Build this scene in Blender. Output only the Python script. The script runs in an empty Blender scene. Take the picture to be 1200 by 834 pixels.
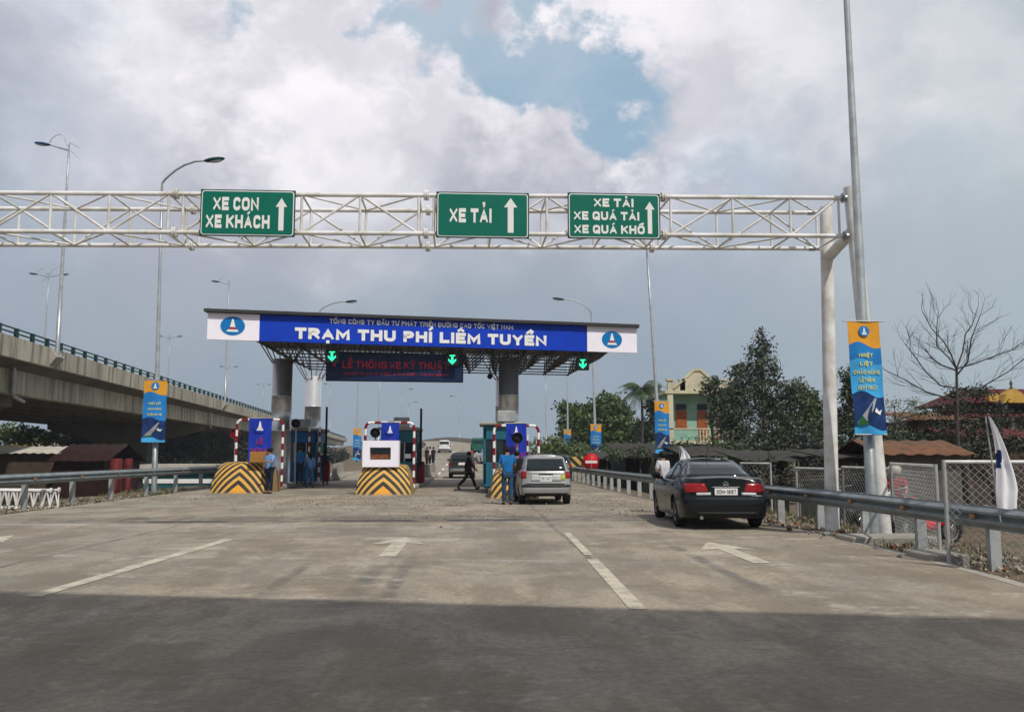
import bpy, bmesh, math, random
from mathutils import Vector, Euler, Matrix, noise
rad = math.radians
PI = math.pi
SC = bpy.context.scene
COL = SC.collection
random.seed(11)

# ---------------------------------------------------------------- camera
F_PX = 1033.0
CAM = Vector((0, 0, 1.5))
cam_d = bpy.data.cameras.new('camera'); cam = bpy.data.objects.new('camera', cam_d); COL.objects.link(cam)
cam_d.sensor_fit = 'HORIZONTAL'; cam_d.sensor_width = 36; cam_d.lens = 36 * F_PX / 1200
cam_d.clip_start = .05; cam_d.clip_end = 8000
cam.location = CAM; cam.rotation_euler = (rad(90 + 6.4), 0, rad(-2.2))
SC.camera = cam
RC = cam.rotation_euler.to_matrix()
def ray(px, py):
    return RC @ Vector(((px - 600) / F_PX, (417 - py) / F_PX, -1))
def at(px, py, Y):
    d = ray(px, py); return CAM + d * (Y / d.y)
def gp(px, py, z=0.0):
    d = ray(px, py); return CAM + d * ((z - CAM.z) / d.z)

# ---------------------------------------------------------------- sun, sky, exposure
SUN_EL, SUN_AZ = rad(50), rad(28)          # azimuth measured from -Y (behind the camera) towards +X
sun_dir = Vector((math.sin(SUN_AZ) * math.cos(SUN_EL), -math.cos(SUN_AZ) * math.cos(SUN_EL), math.sin(SUN_EL)))
sd = bpy.data.lights.new('sun', 'SUN'); so = bpy.data.objects.new('sun', sd); COL.objects.link(so)
sd.energy = 3.2; sd.angle = rad(.9); sd.color = (1, .95, .87)
so.rotation_euler = sun_dir.to_track_quat('Z', 'Y').to_euler(); so.location = (0, 0, 60)
SC.view_settings.view_transform = 'Standard'; SC.view_settings.look = 'None'
SC.view_settings.exposure = 0; SC.view_settings.gamma = 1; SC.view_settings.use_curve_mapping = False
SC.cycles.max_bounces = 6; SC.cycles.transparent_max_bounces = 12
SC.cycles.use_denoising = True

class NT:
    def __init__(s, tree): s.t = tree; s.n = tree.nodes; s.l = tree.links
    def node(s, typ, **kw):
        n = s.n.new(typ)
        for k, v in kw.items(): setattr(n, k, v)
        return n
    def put(s, sock, v):
        if isinstance(v, bpy.types.NodeSocket): s.l.new(v, sock)
        elif v is not None: sock.default_value = v
    def m(s, op, a, b=None, c=None, clamp=False):
        n = s.node('ShaderNodeMath', operation=op, use_clamp=clamp)
        for i, v in enumerate((a, b, c)):
            if v is not None: s.put(n.inputs[i], v)
        return n.outputs[0]
    def v(s, op, a, b=None):
        n = s.node('ShaderNodeVectorMath', operation=op)
        s.put(n.inputs[0], a)
        if b is not None:
            if op == 'SCALE': s.put(n.inputs['Scale'], b)
            else: s.put(n.inputs[1], b)
        return n.outputs['Value'] if op in ('DISTANCE', 'LENGTH', 'DOT_PRODUCT') else n.outputs[0]
    def noise(s, vec, scale, detail=4, rough=.55, dist=0):
        n = s.node('ShaderNodeTexNoise'); s.put(n.inputs['Vector'], vec)
        n.inputs['Scale'].default_value = scale; n.inputs['Detail'].default_value = detail
        n.inputs['Roughness'].default_value = rough; n.inputs['Distortion'].default_value = dist
        return n.outputs['Fac'], n.outputs['Color']
    def mix(s, f, a, b, blend='MIX'):
        n = s.node('ShaderNodeMix', data_type='RGBA', blend_type=blend)
        s.put(n.inputs[0], f)
        for sock, v in ((n.inputs[6], a), (n.inputs[7], b)):
            if isinstance(v, (tuple, list)) and len(v) == 3: v = (*v, 1)
            s.put(sock, v)
        return n.outputs[2]
    def ss(s, v, lo, hi, a=0., b=1.):
        n = s.node('ShaderNodeMapRange', interpolation_type='SMOOTHSTEP'); s.put(n.inputs[0], v)
        for i, q in enumerate((lo, hi, a, b)): n.inputs[i + 1].default_value = q
        return n.outputs[0]
    def xyz(s, vec):
        n = s.node('ShaderNodeSeparateXYZ'); s.put(n.inputs[0], vec); return n.outputs
    def comb(s, x, y, z):
        n = s.node('ShaderNodeCombineXYZ')
        for i, q in enumerate((x, y, z)): s.put(n.inputs[i], q)
        return n.outputs[0]

w = bpy.data.worlds.new('World'); SC.world = w; w.use_nodes = True
w.node_tree.nodes.clear()
T = NT(w.node_tree)
sky = T.node('ShaderNodeTexSky', sky_type='NISHITA', sun_disc=False, sun_elevation=SUN_EL, sun_rotation=PI - SUN_AZ)
sky.dust_density = 2.0; sky.air_density = 1.0
gen = T.node('ShaderNodeTexCoord').outputs['Generated']
D = T.v('NORMALIZE', gen)
DS = T.v('MULTIPLY', D, (1., 1., 1.35))
f1, c1 = T.noise(DS, 7.0, 10, .60)
f3, c3 = T.noise(DS, 2.6, 8, .60)
fb, cb = T.noise(T.v('ADD', DS, T.v('SCALE', c1, .10)), 4.2, 10, .62)
wob = T.v('SCALE', T.v('SUBTRACT', c1, (.5, .5, .5)), .30)
wob2 = T.v('SCALE', T.v('SUBTRACT', c3, (.5, .5, .5)), .30)
DW = T.v('ADD', T.v('ADD', D, wob), wob2)
def blobs(lst, vec=DW):
    tot = None
    for px, py, r0, r1, k in lst:
        c = ray(px, py).normalized()
        o = T.ss(T.v('DISTANCE', vec, tuple(c)), r0, r1, k, 0.)
        tot = o if tot is None else T.m('MAXIMUM', tot, o)
    return tot
hole = blobs([(690, 112, .055, .085, 1), (620, 90, .03, .065, 1), (560, 40, .02, .05, .95), (520, 8, .02, .05, .9), (750, 118, .01, .06, .9), (590, 62, .02, .05, .9),
              (650, 60, .0, .06, .6), (870, 205, .0, .11, .6), (268, 2, .0, .035, .8), (830, 300, 0, .2, .25), (1060, 240, 0, .13, .4), (30, 150, 0, .2, .3), (60, 20, 0, .1, .35)])
brt = blobs([(400, 90, .08, .22, 1), (480, 60, .05, .11, 1), (510, 140, .05, .13, 1), (600, 185, .03, .10, 1), (725, 185, .02, .075, 1), (815, 205, .01, .06, .9), (300, 40, .02, .18, .9),
             (700, 15, .03, .10, .9), (780, 40, .05, .16, .85), (900, 60, .05, .22, .75), (150, 70, .02, .2, .8), (1120, 90, .02, .22, .7), (1050, 260, 0, .1, .4), (440, 210, .02, .17, .8), (750, 240, .01, .12, .55)])
shade = T.ss(fb, .42, .60)
fine = T.ss(f1, .36, .62)
cl = T.mix(T.m('MULTIPLY', brt, T.m('MULTIPLY_ADD', fine, .30, .80), clamp=True), (.48, .485, .57), (1.02, .985, 1.03))
cl = T.mix(T.m('MULTIPLY', shade, .50), cl, (.46, .46, .545))
cl10 = T.v('SCALE', cl, 10.)
skyc = T.mix(.62, sky.outputs[0], (3.9, 5.9, 7.4))
skyc = T.mix(T.ss(f3, .4, .7, 0., .45), skyc, (6.6, 7.2, 8.0))
body = T.mix(hole, cl10, skyc)
elev = T.xyz(D)[2]
low = T.ss(T.m('ADD', elev, T.m('MULTIPLY', T.m('SUBTRACT', f3, .5), .30)), .05, .34, 1., 0.)
lowc = T.mix(T.ss(fb, .35, .65, 0., .45), (2.7, 3.6, 4.4), (3.5, 4.4, 5.25))
body = T.mix(T.m('MULTIPLY', low, .93), body, lowc)
side = T.ss(T.xyz(D)[0], .18, .6)
body = T.mix(T.m('MULTIPLY', side, .55), body, (4.9, 5.9, 6.1))
bg = T.node('ShaderNodeBackground'); T.l.new(body, bg.inputs[0]); bg.inputs[1].default_value = .1
T.l.new(bg.outputs[0], T.node('ShaderNodeOutputWorld').inputs[0])

# ---------------------------------------------------------------- materials
def mat(name, col, rough=.65, metal=0., var=.18, scale=4., bump=0., col2=None, emit=0., trans=0., coat=0.):
    m_ = bpy.data.materials.get(name)
    if m_: return m_
    m_ = bpy.data.materials.new(name); m_.use_nodes = True
    t = NT(m_.node_tree); b = t.n['Principled BSDF']
    oc = t.node('ShaderNodeTexCoord').outputs['Object']
    f, c = t.noise(oc, scale, 6, .65)
    if col2 is None: col2 = tuple(x * (1 - var) for x in col)
    cc = t.mix(t.ss(f, .35, .7), col, col2)
    t.l.new(cc, b.inputs['Base Color'])
    b.inputs['Roughness'].default_value = rough; b.inputs['Metallic'].default_value = metal
    if not coat and metal < .1 and rough >= .3: b.inputs['Specular IOR Level'].default_value = .2
    if coat: b.inputs['Coat Weight'].default_value = coat
    if bump:
        bn = t.node('ShaderNodeBump'); bn.inputs['Strength'].default_value = bump; bn.inputs['Distance'].default_value = .03
        f2, _ = t.noise(oc, scale * 6, 6, .6); t.l.new(f2, bn.inputs['Height']); t.l.new(bn.outputs[0], b.inputs['Normal'])
    if emit:
        t.l.new(cc, b.inputs['Emission Color']); b.inputs['Emission Strength'].default_value = emit
    return m_

def leaf_mat(name, ca, cb):
    m_ = bpy.data.materials.new(name); m_.use_nodes = True
    t = NT(m_.node_tree); b = t.n['Principled BSDF']
    geo = t.node('ShaderNodeNewGeometry').outputs['Random Per Island']
    oc = t.node('ShaderNodeTexCoord').outputs['Object']
    f, _ = t.noise(oc, .9, 4, .6)
    cc = t.mix(t.m('ADD', t.m('MULTIPLY', geo, .6), t.m('MULTIPLY', t.ss(f, .35, .65), .4)), ca, cb)
    t.l.new(cc, b.inputs['Base Color']); b.inputs['Roughness'].default_value = .55
    b.inputs['Subsurface Weight'].default_value = 0
    return m_

M = {}
M['white_paint'] = mat('white_paint', (.78, .78, .77), .45, var=.14, scale=2.2, col2=(.52, .49, .43))
M['galv'] = mat('galvanised_steel', (.40, .43, .44), .42, .55, var=.3, scale=3, bump=.1)
M['galv_dark'] = mat('galvanised_dark', (.25, .29, .30), .5, .2, var=.35, scale=3, bump=.15)
M['post_grey'] = mat('post_grey', (.42, .44, .44), .55, .2, var=.3)
M['sign_green'] = mat('sign_green', (.0, .145, .10), .6, var=.10, scale=2)
M['sign_white'] = mat('sign_white', (.82, .82, .80), .5, var=.05)
M['fascia_blue'] = mat('fascia_blue', (.001, .045, .50), .7, var=.18, scale=1.2)
M['fascia_white'] = mat('fascia_white', (.90, .87, .95), .6, var=.06, scale=1.5)
M['logo_blue'] = mat('logo_blue', (.0, .17, .48), .5, var=.05)
M['logo_red'] = mat('logo_red', (.45, .03, .04), .5)
M['dark_steel'] = mat('dark_steel', (.035, .034, .034), .6, .3)
M['frame_steel'] = mat('frame_steel', (.13, .125, .12), .55, .3)
M['black'] = mat('black_plastic', (.012, .012, .013), .5)
M['column'] = mat('brushed_column', (.80, .81, .82), .38, .7, var=.12, scale=2)
M['led_navy'] = mat('led_navy', (.008, .022, .075), .35, var=.3, scale=2)
M['led_red'] = mat('led_red', (.34, .015, .03), .5, emit=.12)
M['led_green'] = mat('led_green', (.03, 1.0, .45), .5, emit=.9, var=.02)
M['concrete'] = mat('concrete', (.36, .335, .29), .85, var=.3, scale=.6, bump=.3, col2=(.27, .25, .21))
M['concrete_shaded'] = mat('concrete_shaded', (.15, .14, .12), .9, var=.3, scale=.5, bump=.3)  # darker copy of concrete; shade under the viaduct put into its colour
M['kerb'] = mat('kerb', (.42, .39, .33), .9, var=.3, scale=1.5, bump=.3)
M['red_paint'] = mat('red_paint', (.22, .012, .02), .45)
M['booth_blue'] = mat('booth_blue', (.01, .13, .33), .5, var=.15)
M['booth_teal'] = mat('booth_teal', (.02, .13, .19), .5, var=.2)
M['glass_dark'] = mat('glass_dark', (.012, .02, .022), .06, var=.1)
M['tyre'] = mat('tyre', (.02, .02, .02), .85, bump=.2)
M['alloy'] = mat('alloy', (.35, .35, .36), .35, .7)
M['skin'] = mat('skin', (.36, .20, .13), .6, var=.12)
M['hair'] = mat('hair', (.012, .010, .009), .6)
M['cyl_orange'] = mat('banner_orange', (.78, .36, .035), .75, var=.15, scale=3)
M['ban_blue'] = mat('banner_blue', (.02, .23, .62), .7, var=.25, scale=2)
M['ban_sky'] = mat('banner_skyblue', (.06, .40, .78), .7, var=.15, scale=2)
M['ban_navy'] = mat('banner_navy', (.012, .045, .17), .7, var=.5, scale=4)
M['ban_yellow'] = mat('banner_yellow', (.72, .70, .22), .7, var=.1)
M['ban_royal'] = mat('banner_royal', (.012, .04, .42), .7, var=.25, scale=3)
M['lamp_green'] = mat('lamp_green', (.01, .06, .05), .4)
M['lamp_blue'] = mat('lamp_blue', (.02, .06, .16), .4)
M['lens'] = mat('lamp_lens', (.55, .58, .6), .3)
M['bark'] = mat('bark', (.10, .08, .06), .9, var=.4, scale=6, bump=.5)
M['bark_grey'] = mat('bark_grey', (.085, .075, .068), .9, var=.4, scale=6, bump=.5)
M['flag'] = mat('flag_cloth', (.82, .82, .86), .75, var=.05)
M['marking'] = mat('road_paint', (.48, .46, .40), .75, var=.3, scale=3, col2=(.35, .33, .29))

# ---------------------------------------------------------------- mesh builder
class MB:
    def __init__(s): s.v = []; s.f = []; s.mi = []; s.cur = 0; s.sm = []
    def add(s, vs, fs, smooth=False):
        o = len(s.v); s.v += [Vector(p) for p in vs]
        for f in fs: s.f.append([i + o for i in f]); s.mi.append(s.cur); s.sm.append(smooth)
        return s
    def box(s, c, size, rz=0, bevel=0, rot=None):
        hx, hy, hz = [q / 2 for q in size]
        R = rot if rot is not None else Matrix.Rotation(rz, 3, 'Z')
        c = Vector(c)
        if bevel <= 0:
            vs = [c + R @ Vector((x, y, z)) for z in (-hz, hz) for x, y in ((-hx, -hy), (hx, -hy), (hx, hy), (-hx, hy))]
            s.add(vs, [(0, 3, 2, 1), (4, 5, 6, 7), (0, 1, 5, 4), (1, 2, 6, 5), (2, 3, 7, 6), (3, 0, 4, 7)])
        else:
            b = min(bevel, hx * .49, hy * .49, hz * .49)
            rings = []
            for z, i in ((-hz, b), (-hz + b, 0), (hz - b, 0), (hz, b)):
                x, y = hx - i, hy - i; q = b if i == 0 else b * .6
                rings.append([(-x + q, -y), (x - q, -y), (x, -y + q), (x, y - q), (x - q, y), (-x + q, y), (-x, y - q), (-x, -y + q)])
                rings[-1] = [c + R @ Vector((p[0], p[1], z)) for p in rings[-1]]
            vs = sum(rings, []); fs = []
            for k in range(3):
                for i in range(8): fs.append((k * 8 + i, k * 8 + (i + 1) % 8, (k + 1) * 8 + (i + 1) % 8, (k + 1) * 8 + i))
            fs.append(tuple(range(7, -1, -1))); fs.append(tuple(range(24, 32)))
            s.add(vs, fs)
        return s
    def tube(s, p0, p1, r0, r1=None, n=8, caps=True):
        r1 = r0 if r1 is None else r1
        return s.path([p0, p1], [r0, r1], n, caps)
    def path(s, pts, rs, n=8, caps=True):
        pts = [Vector(p) for p in pts]
        if not isinstance(rs, (list, tuple)): rs = [rs] * len(pts)
        vs = []; fs = []; up = None
        for i, p in enumerate(pts):
            t = (pts[min(i + 1, len(pts) - 1)] - pts[max(i - 1, 0)]).normalized()
            if up is None: up = Vector((0, 0, 1)) if abs(t.z) < .9 else Vector((1, 0, 0))
            a = t.cross(up)
            if a.length < 1e-4: a = t.orthogonal()
            a.normalize(); b = a.cross(t).normalized(); up = b
            for k in range(n):
                q = 2 * PI * k / n
                vs.append(p + (a * math.cos(q) + b * math.sin(q)) * rs[i])
        for i in range(len(pts) - 1):
            for k in range(n):
                fs.append((i * n + k, i * n + (k + 1) % n, (i + 1) * n + (k + 1) % n, (i + 1) * n + k))
        s.add(vs, fs, n > 5)
        if caps:
            s.add(vs[:n], [tuple(range(n - 1, -1, -1))]); s.add(vs[-n:], [tuple(range(n))])
        return s
    def ell(s, c, r, nu=12, nv=8, rot=None):
        c = Vector(c); R = rot or Matrix.Identity(3); vs = []; fs = []
        for j in range(nv + 1):
            th = PI * j / nv
            for i in range(nu):
                ph = 2 * PI * i / nu
                vs.append(c + R @ Vector((r[0] * math.sin(th) * math.cos(ph), r[1] * math.sin(th) * math.sin(ph), r[2] * math.cos(th))))
        for j in range(nv):
            for i in range(nu):
                fs.append((j * nu + i, (j + 1) * nu + i, (j + 1) * nu + (i + 1) % nu, j * nu + (i + 1) % nu))
        return s.add(vs, fs, True)
    def lathe(s, prof, c=(0, 0, 0), axis='Z', n=24):
        c = Vector(c); vs = []; fs = []
        for (r, h) in prof:
            for k in range(n):
                q = 2 * PI * k / n
                p = (r * math.cos(q), r * math.sin(q), h) if axis == 'Z' else ((h, r * math.cos(q), r * math.sin(q)) if axis == 'X' else (r * math.cos(q), h, r * math.sin(q)))
                vs.append(c + Vector(p))
        for j in range(len(prof) - 1):
            for k in range(n): fs.append((j * n + k, j * n + (k + 1) % n, (j + 1) * n + (k + 1) % n, (j + 1) * n + k))
        return s.add(vs, fs, True)
    def prism(s, poly, fn, d0, d1):
        """poly: list of 2-D points, fn(a, b, d) -> 3-D"""
        n = len(poly)
        vs = [fn(a, b, d0) for a, b in poly] + [fn(a, b, d1) for a, b in poly]
        fs = [tuple(range(n - 1, -1, -1)), tuple(range(n, 2 * n))] + [(i, (i + 1) % n, n + (i + 1) % n, n + i) for i in range(n)]
        return s.add(vs, fs)
    def build(s, name, mats, parent=None, loc=None, rz=0., recalc=True):
        me = bpy.data.meshes.new(name); me.from_pydata([tuple(v) for v in s.v], [], s.f)
        if not isinstance(mats, (list, tuple)): mats = [mats]
        for m_ in mats: me.materials.append(M[m_] if isinstance(m_, str) else m_)
        me.polygons.foreach_set('material_index', s.mi); me.polygons.foreach_set('use_smooth', s.sm)
        if recalc:
            bm = bmesh.new(); bm.from_mesh(me); bmesh.ops.recalc_face_normals(bm, faces=bm.faces); bm.to_mesh(me); bm.free()
        me.update()
        o = bpy.data.objects.new(name, me); COL.objects.link(o)
        if parent is not None: o.parent = parent
        if loc is not None: o.location = loc
        if rz: o.rotation_euler.z = rz
        return o

def tag(o, label, cat, group=None):
    o['label'] = label; o['category'] = cat
    if group: o['group'] = group
    return o
def thing(name, loc, label, cat, group=None, rz=0.):
    o = bpy.data.objects.new(name, None); COL.objects.link(o); o.location = loc; o.rotation_euler.z = rz
    o.empty_display_size = .2
    return tag(o, label, cat, group)
def struct(o): o['kind'] = 'structure'; return o
def stuff(o, label, cat, group=None):
    o['kind'] = 'stuff'
    return tag(o, label, cat, group)

import unicodedata
def _arc(cx, cy, rx, ry, a0, a1, n=4): return [(cx + rx * math.cos(rad(a0 + (a1 - a0) * k / n)), cy + ry * math.sin(rad(a0 + (a1 - a0) * k / n))) for k in range(n + 1)]
_O = _arc(.62, .72, .38, .28, 0, 90) + _arc(.38, .72, .38, .28, 90, 180) + _arc(.38, .28, .38, .28, 180, 270) + _arc(.62, .28, .38, .28, 270, 360)
_O.append(_O[0])
_C = _arc(.62, .74, .38, .26, 32, 90) + _arc(.38, .72, .38, .28, 90, 180) + _arc(.38, .28, .38, .28, 180, 270) + _arc(.62, .26, .38, .26, 270, 328)
_P = [(0, 0), (0, 1), (.6, 1)] + _arc(.6, .74, .4, .26, 90, -90)[1:] + [(0, .48)]
GL = {'A': (.78, [[(0, 0), (.5, 1), (1, 0)], [(.22, .30), (.78, .30)]]), 'B': (.7, [[(0, 0), (0, 1), (.6, 1)] + _arc(.6, .76, .35, .24, 90, -90) + [(0, .52)], [(0, .52), (.6, .52)] + _arc(.6, .26, .4, .26, 90, -90) + [(0, 0)]]),
 'C': (.68, [_C]), 'D': (.74, [[(0, 0), (0, 1), (.5, 1)] + _arc(.5, .6, .5, .4, 90, 0) + _arc(.5, .4, .5, .4, 0, -90) + [(0, 0)]]), 'E': (.62, [[(1, 1), (0, 1), (0, 0), (1, 0)], [(0, .5), (.85, .5)]]),
 'G': (.74, [_C[:-1] + [(1, .12), (1, .46), (.58, .46)]]), 'H': (.74, [[(0, 0), (0, 1)], [(1, 0), (1, 1)], [(0, .5), (1, .5)]]), 'I': (0, [[(.5, 0), (.5, 1)]]), 'K': (.74, [[(0, 0), (0, 1)], [(1, 1), (.05, .42)], [(.34, .58), (1, 0)]]),
 'L': (.6, [[(0, 1), (0, 0), (1, 0)]]), 'M': (.92, [[(0, 0), (0, 1), (.5, .25), (1, 1), (1, 0)]]), 'N': (.76, [[(0, 0), (0, 1), (1, 0), (1, 1)]]), 'O': (.76, [_O]), 'P': (.68, [_P]), 'Q': (.76, [_O, [(.6, .25), (1, -.05)]]),
 'R': (.72, [_P, [(.5, .48), (1, 0)]]), 'S': (.68, [[(.95, .72)] + _arc(.5, .75, .45, .25, 30, 180) + _arc(.5, .72, .5, .2, 190, 250, 2) + _arc(.5, .28, .5, .24, 70, -90) + [(.2, .02), (0, .25)]]), 'T': (.70, [[(0, 1), (1, 1)], [(.5, 1), (.5, 0)]]),
 'U': (.74, [[(0, 1), (0, .3)] + _arc(.4, .3, .4, .3, 180, 270) + _arc(.6, .3, .4, .3, 270, 360) + [(1, 1)]]), 'V': (.76, [[(0, 1), (.5, 0), (1, 1)]]), 'X': (.74, [[(0, 0), (1, 1)], [(0, 1), (1, 0)]]), 'Y': (.74, [[(0, 1), (.5, .45), (1, 1)], [(.5, .45), (.5, 0)]]),
 '-': (.3, [[(0, .45), (1, .45)]]), '0': (.62, [_O]), '1': (.25, [[(0, .8), (1, 1), (1, 0)]]), '2': (.62, [[(0, .78)] + _arc(.5, .75, .5, .25, 160, -20) + [(0, 0), (1, 0)]]), '3': (.62, [[(0, .85)] + _arc(.5, .76, .45, .24, 130, -90), _arc(.5, .26, .5, .26, 90, -130)]),
 '4': (.66, [[(.75, 0), (.75, 1), (0, .3), (1, .3)]]), '6': (.62, [[(.9, .9), (.5, 1), (.1, .75), (0, .3)] + _arc(.5, .28, .5, .28, 180, 540, 8)]), '7': (.6, [[(0, 1), (1, 1), (.35, 0)]]), '8': (.62, [_arc(.5, .76, .42, .24, 0, 360, 8), _arc(.5, .27, .5, .27, 0, 360, 8)]), '9': (.62, [[(.1, .1), (.5, 0), (.9, .25), (1, .7)] + _arc(.5, .72, .5, .28, 0, 360, 8)])}
def strip(pts, t, cap=True):
    P = [Vector((p[0], p[1])) for p in pts]; Q = [P[0]]
    for p in P[1:]:
        if (p - Q[-1]).length > 1e-4: Q.append(p)
    P = Q; closed = len(P) > 3 and (P[0] - P[-1]).length < 1e-3
    if closed: P = P[:-1]
    n = len(P); out = []
    for i in range(n):
        a = P[i - 1] if (i > 0 or closed) else None; b = P[(i + 1) % n] if (i < n - 1 or closed) else None
        d0 = (P[i] - a).normalized() if a is not None else None; d1 = (b - P[i]).normalized() if b is not None else None
        p = P[i]
        if d0 is None: d0 = d1; p = p - d1 * t / 2 * cap
        elif d1 is None: d1 = d0; p = p + d0 * t / 2 * cap
        n0 = Vector((-d0.y, d0.x)); n1 = Vector((-d1.y, d1.x)); m_ = (n0 + n1)
        m_ = m_.normalized() if m_.length > 1e-3 else n0
        k = min(1.6, 1 / max(.35, m_.dot(n0))); out.append((p + m_ * k * t / 2, p - m_ * k * t / 2))
    return out, closed
def text_obj(txt, name, m_, parent, fit_w=None, fit_h=None, mtx=None, ext=.004, warp=None, wt=.19, gap=.20, space=.55, acc=1.):
    """block lettering drawn with strokes, in the local XZ plane facing -Y, centred; fit_h is the capital height"""
    x = 0; strokes = []; t = wt
    for ch in unicodedata.normalize('NFD', txt):
        if ch == ' ': x += space - gap; continue
        if unicodedata.combining(ch):
            c = lx + lw / 2; hi = 1.0 + t * .55 * acc; q = t * (.72 if acc == 1 else .6)
            def S(pts): strokes.append(([(c + a, hi + b * acc) for a, b in pts], q, None))
            has = lmarks; lmarks.append(ch); up = .20 if '\u0302' in has[:-1] or (ch != '\u0302' and '\u0302' in has) else 0; dx = .26 if up else 0; up = .10 if up else 0
            if ch == '\u0302': S([(-.2, .02), (0, .17), (.2, .02)])
            elif ch == '\u0301': S([(-.05 + dx, .04 + up), (.12 + dx, .19 + up)])
            elif ch == '\u0300': S([(.05 + dx, .04 + up), (-.12 + dx, .19 + up)])
            elif ch == '\u0309': S([(-.07 + dx, .20 + up), (.05 + dx, .22 + up), (.07 + dx, .13 + up), (0 + dx, .08 + up), (0 + dx, .03 + up)])
            elif ch == '\u0303': S([(-.17 + dx * 0, .06 + up * 2), (-.07, .15 + up * 2), (.07, .08 + up * 2), (.17, .17 + up * 2)])
            elif ch == '\u0323': strokes.append(([(c, -.20), (c, -.199)], t * .95, None))
            elif ch == '\u031b': strokes.append(([(lx + lw - t * .5, .93), (lx + lw + t * .25, .98), (lx + lw + t * .3, 1.14)], q, None))
            continue
        base = 'D' if ch in 'Đ' else ch
        w_, sts = GL[base]; lx = x; lw = w_ + t * (1 if w_ else 1); lmarks = []
        for st in sts:
            strokes.append(([(x + t / 2 + a * w_, t / 2 + b * (1 - t)) for a, b in st], t, (x, x + lw) if ch != 'Q' else None))
        if ch == 'Đ': strokes.append(([(x - t * .45, .5), (x + w_ * .55, .5)], t * .75, None))
        x += lw + gap
    tot = x - gap; sx = fit_w / tot; sz = fit_h; mb = MB()
    for i, (pts, tt, clampx) in enumerate(strokes):
        out, closed = strip(pts, tt); n = len(out); vs = []; e = (i % 9) * .00022
        for lay in (-(ext + e), 0):
            for a, b in out:
                for p in (a, b):
                    px_, pz = p.x, p.y
                    if clampx: px_ = max(clampx[0], min(clampx[1], px_)); pz = max(0, min(1, pz))
                    vs.append(Vector(((px_ - tot / 2) * sx, lay, (pz - .5) * sz)))
        N = 2 * n; fs = []
        for k in range(n if closed else n - 1):
            a, b = 2 * k, 2 * ((k + 1) % n); fs += [(a, a + 1, b + 1, b), (N + a, N + b, N + b + 1, N + a + 1), (a, b, N + b, N + a), (a + 1, N + a + 1, N + b + 1, b + 1)]
        if not closed: fs += [(0, N, N + 1, 1), (2 * n - 2, 2 * n - 1, N + 2 * n - 1, N + 2 * n - 2)]
        mb.add(vs, fs)
    if mtx is not None: mb.v = [mtx @ v for v in mb.v]
    if warp: mb.v = [warp(v) for v in mb.v]
    return mb.build(name, m_, parent)
def TR(x, y, z): return Matrix.Translation((x, y, z))

def emblem(parent, x, y, z, r, back='logo_blue', squash=.8, warp=None, bar='logo_red', name='emblem'):
    """blue disc with a white pointed tower and a small bar, facing -Y"""
    mb = MB(); n = 28
    def disc(a, b, d, q=[(math.cos(2 * PI * k / n), math.sin(2 * PI * k / n)) for k in range(n)]):
        mb.prism([(x + p[0] * a, z + p[1] * b) for p in q], lambda u, v, w_: Vector((u, y - w_, v)), 0, d)
    mb.cur = 0; disc(r, r * squash, .01)
    q = squash
    mb.cur = 1
    for poly in ([(-.22, -.12), (.22, -.12), (.06, .72), (-.06, .72)], [(-.5, -.62), (.5, -.62), (.38, -.38), (-.38, -.38)]):
        mb.prism([(x + a * r, z + b * r * q) for a, b in poly], lambda u, v, w_: Vector((u, y - w_, v)), .008, .016)
    mb.cur = 2
    mb.prism([(x + a * r, z + b * r * q) for a, b in [(-.36, -.34), (.36, -.34), (.26, -.14), (-.26, -.14)]], lambda u, v, w_: Vector((u, y - w_, v)), .008, .017)
    if warp: mb.v = [warp(v) for v in mb.v]
    return mb.build(name, [back, 'sign_white', bar], parent)
# ================================================================ ground and road
def sm(a, b, x):
    t = max(0, min(1, (x - a) / (b - a))); return t * t * (3 - 2 * t)
def zr(y):
    if y < 55: return 0.
    if y < 75: return .034 * (y - 55) ** 2 / 40
    if y < 195: return .34 + .034 * (y - 75)
    if y < 215: t = y - 195; return 4.42 + .034 * t - .034 * t * t / 40
    return 4.76 - .012 * (y - 215)
def shift(y): return -max(0, min(y, 330) - 100) ** 2 * .00113
def xr(y): return 6.35 + .25 * sm(9, 13, y) - 1.1 * sm(18, 42, y) + shift(y)
def xl(y): return -11.9 + 5.6 * sm(60, 88, y) + shift(y)

ys = [-60, -30, -15, -5, 0] + [q * 1. for q in range(3, 75)] + [75 + 3 * q for q in range(0, 65)] + [290, 330]
mb = MB(); NXR = 14; vs = []; fs = []
for y in ys:
    for k in range(NXR + 1):
        x = xl(y) + (xr(y) - xl(y)) * k / NXR; vs.append((x, y, zr(y)))
for i in range(len(ys) - 1):
    for k in range(NXR):
        a = i * (NXR + 1) + k; fs.append((a, a + 1, a + NXR + 2, a + NXR + 1))
mb.add(vs, fs)
rm = bpy.data.materials.new('road_surface'); rm.use_nodes = True
t = NT(rm.node_tree); bs = t.n['Principled BSDF']
oc = t.node('ShaderNodeTexCoord').outputs['Object']; X, Y_, Z_ = t.xyz(oc)
st = t.comb(t.m('MULTIPLY', X, 1.), t.m('MULTIPLY', Y_, .16), 0.)
f1, _ = t.noise(oc, .22, 5, .6); f2, _ = t.noise(st, 1.6, 6, .65); f3, _ = t.noise(oc, 45, 4, .7); f4, _ = t.noise(oc, 1.4, 7, .7)
c = t.mix(t.ss(f1, .35, .65), (.43, .355, .26), (.32, .295, .23))
c = t.mix(t.m('MULTIPLY', t.ss(f2, .42, .70), .5), c, (.19, .17, .135))
c = t.mix(t.m('MULTIPLY', t.ss(f4, .48, .66), .5), c, (.38, .345, .275))
f5, _ = t.noise(oc, .55, 6, .7, .6)
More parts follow.
